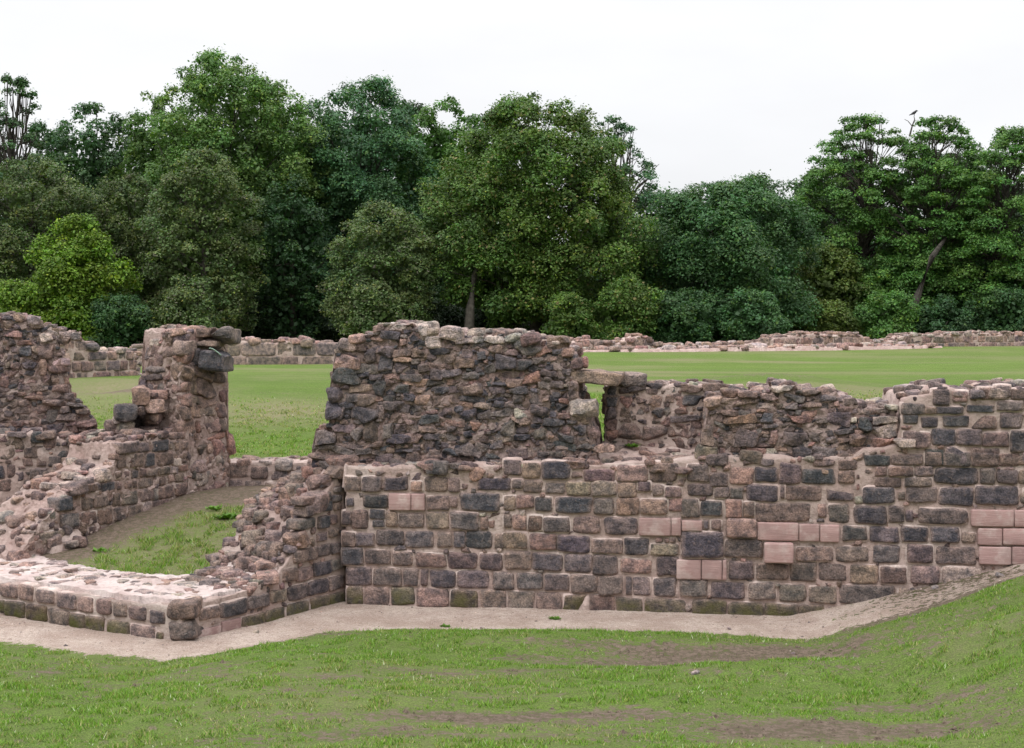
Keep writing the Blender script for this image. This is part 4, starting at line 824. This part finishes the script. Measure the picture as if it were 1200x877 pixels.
def make_tree(label, px, d, ytop, hw, kind, cb=.18, clumps=90, leaf=.17, dens=1.0, squash=.8, sparse=0.0, name='tree', ybot=None, lean=0.0, shape=1.0, group='trees of the wood behind the lawn', depthr=.8, crc=.21):
    """px centre, d depth (m), ytop image row of the top, hw half width in px"""
    if not sparse: clumps = int(clumps * 1.45); cb *= .6
    else: clumps = int(clumps * 1.5); sparse *= .8; cb *= .7
    x0 = (px - 600) / F * d; zt = CZ - (ytop - 370) / F * d; zg = 1.85; H = zt - zg; Rr = hw / F * d
    if px > 900 and d < 80 and kind != 'under' and ytop > 190: d += 5.5; ytop = ytop
    if sparse: squash = max(squash + .14, .74)
    else: squash = .92
    x0 = (px - 600) / F * d; rt = thing(name, label, name.replace('_', ' '), (x0, d, zg), group)
    r = np.random.default_rng(int(px * 31 + d * 7 + ytop) + 9000)
    cz0 = H * cb; cen = []
    ph = r.uniform(0, 6.28, 6); am = r.uniform(.5, 1.2, 6)
    tries = 0
    while len(cen) < clumps and tries < clumps * 20:
        tries += 1
        t = r.uniform(0, 1) ** .9; a = r.uniform(0, 2 * math.pi)
        prof = (max(0, 1 - abs(t * 1.9 - .9) ** 3.2) ** .5) if shape == 1.0 else (max(0, 1 - abs(t * 2 - 1) ** 2.6) ** .5)
        if shape == 2.0: prof = (1 - t) ** .55 * .95 + .1
        lob = 1 + .16 * am[0] * math.sin(2 * a + ph[0] + 4 * t) + .12 * am[1] * math.sin(3 * a + ph[1] + 7 * t) + .12 * am[2] * math.sin(9 * t + ph[2] + a)
        rho = r.uniform(.35, 1.0) ** .6
        c = np.array([math.cos(a) * Rr * prof * lob * rho, math.sin(a) * Rr * depthr * prof * lob * rho, cz0 + t * (H - cz0) * (1 - .0)])
        rc = Rr * crc * r.uniform(.5, 1.25) * (1.1 - .45 * t)
        rc = min(max(rc, .45), 1.7)
        c[2] = c[2] - (.10 * H * (abs(c[0]) / Rr) ** 1.5 + .05 * H * max(0, math.sin(1.7 * c[0] / Rr * 2 + ph[3]) + .5 * math.sin(5 * a + ph[4]))) * t
        c[2] = min(c[2], H - rc * squash * .75)
        c[0] *= max(.3, 1 - rc / Rr * .6)
        c[0] += lean * t * Rr
        if c[2] < rc * .4: c[2] = rc * .4
        if sparse and any(np.linalg.norm(c - q[0]) < (rc + q[1]) * sparse for q in cen): continue
        cen.append((c, rc))
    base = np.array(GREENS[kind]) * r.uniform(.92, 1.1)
    Vs = []; Cs = []
    leaf = leaf * .90
    for c, rc in cen:
        n = max(40, int(dens * 430 * (rc / 1.0) ** 2 * (.17 / leaf) ** 1.6))
        dv = r.normal(size=(n, 3)); dv /= np.linalg.norm(dv, axis=1)[:, None]
        dv[:, 2] = np.where(dv[:, 2] < (-.35 if sparse else -.65), -dv[:, 2] * .6, dv[:, 2])
        rr = rc * r.uniform(.25, 1.0, n) ** .45 * (1 + .22 * vnoise(dv * 1.0 + c, 1.6, 5))
        # broken outline: a few sprays reach out
        ext = r.uniform(0, 1, n) > .93; rr = np.where(ext, rr * r.uniform(1.1, 1.5, n), rr)
        p = c + dv * rr[:, None] * np.array([1, 1, squash])
        nrm = dv * .55 + np.array([0, -.10, .75]) + r.normal(0, .55, (n, 3)); nrm /= np.linalg.norm(nrm, axis=1)[:, None]
        t1 = np.cross(nrm, r.normal(size=(n, 3))); t1 /= np.linalg.norm(t1, axis=1)[:, None]; t2 = np.cross(nrm, t1)
        inner = (rr < rc * .62)
        s = (leaf * r.uniform(.6, 1.35, n) * np.where(inner, 1.9, 1.0))[:, None]; asp = r.uniform(.45, .75, n)[:, None]
        q = np.stack([p - t1 * s * .5, p + t2 * s * .5 * asp - nrm * s * .08, p + t1 * s * .5, p - t2 * s * .5 * asp - nrm * s * .08], 1)
        Vs.append(q.reshape(-1, 3))
        cc = base * r.uniform(.72, 1.28) * np.array([r.uniform(.9, 1.15), 1, r.uniform(.85, 1.1)])
        col = cc * r.uniform(.68, 1.38, (n, 1)) * (1 + r.normal(0, .06, (n, 3)))
        y_ = r.uniform(0, 1, n) > .93; col[y_] = col[y_] * np.array([1.7, 1.35, .8])
        if kind == 'syc':
            s_ = (r.uniform(0, 1, n) > .94) & (dv[:, 2] < .5); col[s_] = np.array([.20, .17, .065]) * r.uniform(.6, 1.2, (s_.sum(), 1))
        if kind == 'haw':
            s_ = r.uniform(0, 1, n) > .93; col[s_] = np.array([.13, .125, .085]) * r.uniform(.5, 1.2, (s_.sum(), 1))
        Cs.append(np.repeat(np.c_[col, np.ones(n)], 4, 0))
    if not sparse:                     # leaves deep inside the crown, so that it closes as real crowns do
        n = int(1300 + 48 * Rr * H)
        t = r.uniform(.02, .93, n); a = r.uniform(0, 2 * math.pi, n)
        pr = np.clip(1 - np.abs(t * 1.9 - .9) ** 3.2, 0, 1) ** .5 if shape == 1.0 else (1 - t) ** .55 * .9
        q_ = r.uniform(0, .74, n); zz = cz0 + t * (H - cz0) * .9 - .10 * H * (np.abs(np.cos(a)) * q_) ** 1.5 * t
        p = np.stack([np.cos(a) * Rr * pr * q_ + lean * t * Rr, np.sin(a) * Rr * depthr * pr * q_, np.clip(zz, .1, H - .8)], 1)
        nrm = r.normal(size=(n, 3)); nrm /= np.linalg.norm(nrm, axis=1)[:, None]; t1 = np.cross(nrm, r.normal(size=(n, 3))); t1 /= np.linalg.norm(t1, axis=1)[:, None]; t2 = np.cross(nrm, t1)
        s = (leaf * r.uniform(1.3, 2.3, n))[:, None]
        Vs.append(np.stack([p - t1 * s * .5, p + t2 * s * .4, p + t1 * s * .5, p - t2 * s * .4], 1).reshape(-1, 3))
        Cs.append(np.repeat(np.c_[base * r.uniform(.7, 1.1, (n, 1)), np.ones(n)], 4, 0))
    V = np.concatenate(Vs); C = np.clip(np.concatenate(Cs), .003, 1)
    mk('crown', V, np.arange(len(V)).reshape(-1, 4), LEAF, rt, C, False)
    tb2 = Buf(); tr = max(.12, H * .022)
    top = np.array([lean * Rr * .6, 0, H * .82]); bend = r.normal(0, .03 * H, 2)
    tp = [np.array([0, 0, -.3]), np.array([bend[0] * .3, bend[1] * .3, H * .25]), np.array([bend[0] + lean * Rr * .3, bend[1], H * .55]), top]
    tube(tb2, tp, [tr * 1.25, tr, tr * .65, tr * .15], 7)
    for c, rc in cen[::(2 if sparse else 7)]:
        h0 = np.clip(c[2] * r.uniform(.55, .85), H * .15, H * .78)
        k = [p[2] for p in tp]; s0 = np.array([np.interp(h0, k, [p[i] for p in tp]) for i in range(3)]); s0[2] = h0
        mid = (s0 * .5 + c * .5) + np.array([0, 0, .05 * H * r.uniform(-.6, .5)]) + r.normal(0, .35, 3)
        b0 = tr * (.26 if sparse else .24)
        tube(tb2, [s0, s0 * .6 + mid * .4 + r.normal(0, .1, 3), mid, c + r.normal(0, .1, 3)], [b0, b0 * .8, b0 * .55, b0 * .2], 5)
        if sparse:
            for _ in range(2):
                e_ = c + r.normal(0, 1, 3) * rc * np.array([.5, .5, .22]); tube(tb2, [mid, (mid + e_) / 2 + r.normal(0, .12, 3), e_], [b0 * .4, b0 * .25, .015], 4)
    tb2_ = tb2.build('trunk', BARK, None); tb2_.parent = rt
    return rt
TR = {}
def T(label, px, *a, **k): TR[px] = make_tree(label, px, *a, **k)
# back row
T('open dark tree with bare upper limbs at the far left edge of the skyline', 14, 92, 88, 60, 'dense', .2, 120, .18, 1.0, .8, .26)
T('dark round-headed tree just right of the open tree at the left edge', 112, 90, 124, 78, 'dense', .2, 110, .2)
T('slim pale tree with spiky top left of the tallest ash', 182, 88, 112, 66, 'ash', .2, 120, .17)
T('tallest ash tree with bright feathery crown, left of centre', 275, 84, 64, 112, 'ash', .22, 230, .18, 1.0, .7)
T('broad blue-green ash beside the tallest ash', 425, 86, 94, 98, 'blue', .2, 190, .18)
T('yellowish-green tree top peeping over the ridge left of the great sycamore', 515, 88, 112, 74, 'locust', .2, 110, .2)
T('thin pale blue-green ash with sky showing through, right behind the sycamore', 718, 90, 138, 54, 'blue', .3, 90, .18, .8, .8, .28)
T('dark bushy tree rising behind the rounded dense tree right of centre', 905, 88, 206, 88, 'dense', .12, 110, .18)
T('flat-topped locust tree with layered sprays and visible limbs, right of the gap in the skyline', 1005, 84, 138, 76, 'locust', .30, 130, .16, 1.1, .5, .40)
T('tall locust tree with bird on its dead top twig, right part of the skyline', 1092, 82, 138, 78, 'locust', .26, 150, .16, 1.1, .5, .38)
T('spreading locust tree at the right edge of the photo', 1185, 80, 150, 84, 'locust', .2, 170, .16, 1.1, .5, .36)
# front row
T('great round sycamore with clusters of yellow-brown seeds, centre of the wood', 628, 76, 112, 128, 'syc', .14, 300, .17, 1.05, .72, 0, crc=.17)
T('grey-green hawthorn in the left corner below the open tree', 40, 78, 182, 88, 'haw', .08, 130, .15)
T('grey-green hawthorn between the corner hawthorn and the tall one', 150, 80, 204, 66, 'haw', .08, 90, .15)
T('bright yellow-green young tree in front of the hawthorns at left', 92, 73, 252, 82, 'young', .06, 110, .17, 1.0, .6, 0, shape=2.0)
T('tall twiggy hawthorn with grey branch tips, below the tallest ash', 240, 75, 178, 72, 'haw', .06, 140, .15)
T('dark ivy-covered tree between the two twiggy hawthorns', 345, 79, 205, 54, 'ivy', .06, 80, .18)
T('rounded olive hawthorn standing left of the great sycamore', 452, 74, 238, 74, 'haw', .05, 130, .15)
T('dark shaded tree in the gap left of the sycamore trunk', 545, 84, 210, 60, 'dark', .15, 70, .2)
T('dense rounded blue-green tree right of the sycamore', 842, 77, 214, 118, 'dense', .04, 190, .17)
T('olive-tinted tree leaning out of the dense tree towards the right', 965, 76, 282, 66, 'olive', .05, 110, .17)
T('drooping green locust in front of the dark limb at right', 1070, 77, 270, 88, 'locust', .06, 120, .17, 1, .5)
T('dark evergreen mass of a tree low at the right edge', 1170, 75, 300, 70, 'dense', .05, 90, .18)
T('leafy tree just beyond the left edge of the photo', -70, 82, 150, 90, 'dense', .1, 90, .2)
T('leafy tree just beyond the right edge of the photo', 1290, 82, 170, 90, 'dense', .1, 90, .2)
# deeper wood: dark trees closing the gaps
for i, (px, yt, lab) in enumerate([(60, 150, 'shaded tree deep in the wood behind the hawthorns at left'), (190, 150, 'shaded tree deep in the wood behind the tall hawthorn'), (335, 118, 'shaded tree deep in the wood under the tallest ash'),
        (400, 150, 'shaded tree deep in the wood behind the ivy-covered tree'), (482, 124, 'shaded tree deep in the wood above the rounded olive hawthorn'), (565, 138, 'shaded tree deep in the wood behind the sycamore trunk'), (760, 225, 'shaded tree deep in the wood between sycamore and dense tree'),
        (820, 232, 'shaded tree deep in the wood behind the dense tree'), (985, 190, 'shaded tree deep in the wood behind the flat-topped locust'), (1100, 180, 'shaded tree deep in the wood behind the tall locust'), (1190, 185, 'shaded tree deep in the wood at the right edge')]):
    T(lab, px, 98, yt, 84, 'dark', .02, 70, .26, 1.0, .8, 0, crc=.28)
# undergrowth along the edge of the wood
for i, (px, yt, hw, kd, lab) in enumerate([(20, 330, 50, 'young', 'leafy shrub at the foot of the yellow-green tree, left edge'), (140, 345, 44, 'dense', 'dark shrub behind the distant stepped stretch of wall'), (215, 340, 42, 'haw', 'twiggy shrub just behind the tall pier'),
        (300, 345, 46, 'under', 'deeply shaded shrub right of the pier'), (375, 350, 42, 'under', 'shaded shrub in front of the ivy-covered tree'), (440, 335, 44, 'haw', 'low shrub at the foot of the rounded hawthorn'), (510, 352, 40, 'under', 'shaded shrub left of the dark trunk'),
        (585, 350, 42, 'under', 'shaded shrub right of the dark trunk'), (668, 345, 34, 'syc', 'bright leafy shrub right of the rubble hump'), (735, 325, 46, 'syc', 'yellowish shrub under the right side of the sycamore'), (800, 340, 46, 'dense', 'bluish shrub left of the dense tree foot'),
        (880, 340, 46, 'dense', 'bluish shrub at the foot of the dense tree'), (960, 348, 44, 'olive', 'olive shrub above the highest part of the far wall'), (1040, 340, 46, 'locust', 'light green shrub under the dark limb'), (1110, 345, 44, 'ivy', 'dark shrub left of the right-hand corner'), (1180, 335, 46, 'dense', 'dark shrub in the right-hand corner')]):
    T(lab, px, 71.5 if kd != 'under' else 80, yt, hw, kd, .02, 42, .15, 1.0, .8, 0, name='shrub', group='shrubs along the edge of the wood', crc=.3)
# backing undergrowth so that no horizon shows between the stems
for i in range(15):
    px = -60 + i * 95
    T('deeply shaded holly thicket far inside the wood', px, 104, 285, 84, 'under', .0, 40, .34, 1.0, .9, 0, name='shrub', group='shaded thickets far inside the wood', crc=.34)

# visible dark limbs at right and trunk under the sycamore
def limb(tree, pts, rad):
    b = Buf(); tube(b, pts, rad, 8); o = b.build('limb', BARK, tree); return o
def at(px, py, Y): d = ray(px, py); return CAM + d * (Y / d[1])
limb(TR[628], [at(549, 402, 73.5), at(551, 360, 73.5), at(556, 325, 74), at(566, 300, 75)], [.30, .22, .18, .1])
limb(TR[1070], [at(1056, 400, 78), at(1076, 345, 78), at(1092, 302, 77.5), at(1108, 280, 80)], [.28, .2, .17, .1])

# bird
def bird():
    p = at(1071, 134, 82); b = Buf()
    pts = [(-.27, 0, -.06), (-.16, 0, -.01), (-.08, 0, .03), (.0, 0, .07), (.07, 0, .12), (.11, 0, .17), (.15, 0, .19), (.19, 0, .185), (.24, 0, .175)]
    rad = [.022, .035, .065, .085, .075, .055, .055, .03, .006]
    tube(b, [p + np.array(q) for q in pts], rad, 10)
    for s in (-.03, .03): tube(b, [p + np.array((.02, s, .0)), p + np.array((.02, s, -.12))], [.01, .01], 5)
    o = b.build('bird', FEATHER, None); tag(o, 'small dark bird perched on a dead twig at the top of the tall locust', 'bird')
    t_ = Buf(); tube(t_, [at(1066, 160, 82), at(1069, 148, 82), at(1072, 140, 82), at(1071, 136.5, 82)], [.06, .045, .03, .02], 5)
    tube(t_, [at(1069, 148, 82), at(1064, 142, 82), at(1060, 140, 82)], [.03, .02, .012], 5)
    o2 = t_.build('dead_twig', BARK, None); tag(o2, 'bare dead twig under the bird', 'twig')
bird()

# ------------------------------------------------------------------ GRASS
def blades(name, x0, x1, y0, y1, n, h, wd, dmax, region=None):
    x = rng.uniform(x0, x1, n); y = rng.uniform(y0, y1, n)
    keep = np.abs(x) < y * .375 + .6
    if region is not None: keep &= region(x, y)
    x, y = x[keep], y[keep]
    p, d, r = masks(x, y)
    nz = fbm2(x, y, 2.2, 301, 3); cl_ = fbm2(x, y, 7, 302, 2)
    prob = sst(dmax + .22, dmax - .22, d + .4 * cl_ + .2 * nz) * (1 - sst(.35, .6, p)) * np.clip(.62 + 1.3 * cl_, .06, 1) * sst(30, 24.5, y)
    ok = rng.uniform(0, 1, len(x)) < prob
    x, y, nz, cl_, r = x[ok], y[ok], nz[ok], cl_[ok], r[ok]; m = len(x)
    z = GZ(x, y) - .005
    hh = h * rng.uniform(.35, 1.2, m) * (1 + .35 * nz) * np.clip(.9 + 1.5 * cl_, .35, 2.2); a = rng.uniform(0, 2 * math.pi, m); bl = rng.uniform(.2, 1.1, m) * hh; ba = rng.uniform(0, 2 * math.pi, m)
    wv = wd * rng.uniform(.6, 1.4, m); B = np.stack([x, y, z], 1); s = np.stack([np.cos(a), np.sin(a), 0 * a], 1) * wv[:, None] / 2
    tip = B + np.stack([np.cos(ba) * bl, np.sin(ba) * bl, hh], 1)
    V = np.stack([B - s, B + s, tip], 1).reshape(-1, 3)
    g1 = np.array([.108, .225, .022]); g2 = np.array([.205, .330, .050]); g3 = np.array([.32, .30, .13]); g4 = np.array([.075, .13, .02])
    k = rng.uniform(0, 1, (m, 1)); col = g1 * (1 - k) + g2 * k
    b3 = fbm2(x, y, .7, 303, 3)
    t3 = (rng.uniform(0, 1, m) < .10 + .5 * np.clip(r, 0, 1) + .18 * (b3 > .1)); col[t3] = g3 * rng.uniform(.7, 1.2, (t3.sum(), 1))
    t4 = rng.uniform(0, 1, m) < .18 + .2 * (cl_ < -.1); col[t4] = g4
    tw = rng.uniform(0, 1, m) < .022; col[tw] = (.48, .52, .36)
    C = np.repeat(np.c_[col, np.ones(m)], 3, 0)
    o = mk(name, V, np.arange(m * 3).reshape(-1, 3), BLADE, None, C, False); o['kind'] = 'stuff'
    return o
o = blades('grass', -7, 7.5, 9.0, 16.6, 620000, .028, .010, .42, lambda x, y: y < base_line(x) - .3); tag(o, 'short patchy green turf on the near bank below the wall', 'grass')
o = blades('grass', -6.2, -2.4, 16.6, 21.6, 70000, .05, .012, .62, lambda x, y: (y > base_line(x) + 1.0)); tag(o, 'thin grass growing inside the hollow between the low walls', 'grass')
o = blades('grass', -11, 9, 18.3, 30, 380000, .03, .02, .5, lambda x, y: (y > np.where(x < -2, 22.4, 18.6)) & (inpoly(x, y, [(-11, 21), (-1.5, 21), (-1, 30), (-11, 30)]) | (x > -1))); tag(o, 'mown lawn grass just beyond the walls', 'grass')

# weeds
def weed(label, P3, n, size, group=None):
    b = Buf(); r = rng
    for _ in range(n):
        a = r.uniform(0, 2 * math.pi); L = size * r.uniform(.5, 1.1); o_ = np.array([*(r.normal(0, size * .45, 2)), 0])
        d = np.array([math.cos(a), math.sin(a), r.uniform(.3, 1.1)]); d /= np.linalg.norm(d); s = np.cross(d, (0, 0, 1)); s /= np.linalg.norm(s)
        p0 = P3 + o_; V = [p0, p0 + d * L * .5 + s * L * .28, p0 + d * L + np.array([0, 0, -.12 * L]), p0 + d * L * .5 - s * L * .28, p0 + d * L * .5 - np.array([0, 0, .03 * L])]
        c = np.array((.085, .17, .02)) * r.uniform(.7, 1.3)
        b.add(np.array(V), np.array([(0, 1, 4, 4), (1, 2, 4, 4), (2, 3, 4, 4), (3, 0, 4, 4)])[:, :3], np.append(c, 1))
    o = b.build('weed', LEAF, None, False); tag(o, label, 'plant', group)
def gpt(px, py):
    d = ray(px, py)
    for t in np.linspace(8, 40, 3000) / d[1]:
        p = CAM + d * t
        if p[2] <= GZ(np.array([p[0]]), np.array([p[1]]))[0]: return p
    return p
pw = PWr.pt(PWr.uz(742, 521)[0], .12, PWr.uz(742, 521)[1] - .02); weed('leafy green weed sprouting on the worn ledge of the long wall', pw, 40, .09)
weed('small green weed at the foot of the sloping pier wall', gpt(118, 646), 40, .09)
weed('bright weed high in the hollow near its back', gpt(252, 597), 45, .10)
weed('patch of clover-like weed in the middle of the hollow', gpt(268, 607), 120, .12)
weed('tiny weed at the wall foot below the mossy block', gpt(650, 726), 60, .06)
weed('tiny weed on the pale path below the wall', gpt(522, 735), 60, .05)
# loose stones lying on path and soil bank
for (px, py, s, lab) in ((1172, 676, .05, 'pale stone chip lying high on the soil bank at right'), (1095, 690, .045, 'small stone on the soil bank below the last pale block'), (565, 738, .03, 'dark pebble on the path left of centre'), (855, 738, .03, 'dark pebble on the path right of centre'),
                         (815, 790, .04, 'white pebble on the bare soil below the path'), (300, 742, .035, 'small pebble on the path by the return wall')):
    p = gpt(px, py); b = Buf(); Pl = Plane((p[0], p[1]), (p[0] + 1, p[1] + .2)); stone(b, Pl, 0, p[2] + s * .3, 0, s, s * .5, s * .8, 'l', 3, 4, .15, 2, .3)
    o = b.build('loose_stone', STONE, None); tag(o, lab, 'stone')

def grit():
    n = 9000; x = rng.uniform(-8, 6, n); y = rng.uniform(13, 18, n); p, d, r_ = masks(x, y); e = base_line(x) - y
    ok = ((p > .3) | ((d > .5) & (x > 2.5))) & (e > .02) & (rng.uniform(0, 1, n) < .35 + .65 * np.exp(-e * 3)); x, y = x[ok], y[ok]; m = len(x)
    z = GZ(x, y); sz = .006 * np.exp(rng.normal(0, .55, m)); O = np.array([(1, 0, 0), (0, 1, 0), (-1, 0, 0), (0, -1, 0), (0, 0, .7), (0, 0, -.7)], float)
    V = O[None] * sz[:, None, None] * rng.uniform(.6, 1.4, (m, 6, 1)) + np.stack([x, y, z], 1)[:, None]
    Fo = np.array([(0, 1, 4), (1, 2, 4), (2, 3, 4), (3, 0, 4), (1, 0, 5), (2, 1, 5), (3, 2, 5), (0, 3, 5)])
    Fq = (np.arange(m)[:, None, None] * 6 + Fo[None]).reshape(-1, 3)
    base = np.array([CLS[k] for k in 'gknlbl'])[rng.integers(0, 6, m)] * rng.uniform(.8, 1.3, (m, 1))
    o = mk('gravel', V.reshape(-1, 3), Fq, STONE, None, np.repeat(np.c_[base, np.zeros(m)], 6, 0), False); o['kind'] = 'stuff'; tag(o, 'loose grit and chips lying on the path', 'gravel')
grit()
def clods():
    n = 60000; x = rng.uniform(-4, 6, n); y = rng.uniform(9.3, 15, n); p, d, r_ = masks(x, y); e = base_line(x) - y
    ok = (np.abs(x) < y * .375 + .4) & (d > .5) & (e > 1.2) & (rng.uniform(0, 1, n) < .45 * sst(.45, .85, d) * np.clip(.7 + 1.4 * fbm2(x, y, 4, 401), .05, 1)); x, y = x[ok], y[ok]; m = len(x)
    z = GZ(x, y); sz = .0075 * np.exp(rng.normal(0, .6, m)); O = np.array([(1, 0, 0), (0, 1, 0), (-1, 0, 0), (0, -1, 0), (0, 0, .7), (0, 0, -.7)], float)
    V = O[None] * np.minimum(sz, .035)[:, None, None] * rng.uniform(.5, 1.5, (m, 6, 1)) + np.stack([x, y, z], 1)[:, None]
    Fo = np.array([(0, 1, 4), (1, 2, 4), (2, 3, 4), (3, 0, 4), (1, 0, 5), (2, 1, 5), (3, 2, 5), (0, 3, 5)])
    Fq = (np.arange(m)[:, None, None] * 6 + Fo[None]).reshape(-1, 3)
    o = mk('soil_clods', V.reshape(-1, 3), Fq, SOIL, None, None, False); o['kind'] = 'stuff'; tag(o, 'broken crumbs of bare earth in the worn turf', 'soil')
SOIL = plain_material('crumbly_soil', (.075, .055, .04), (.19, .145, .11), 60)
clods()
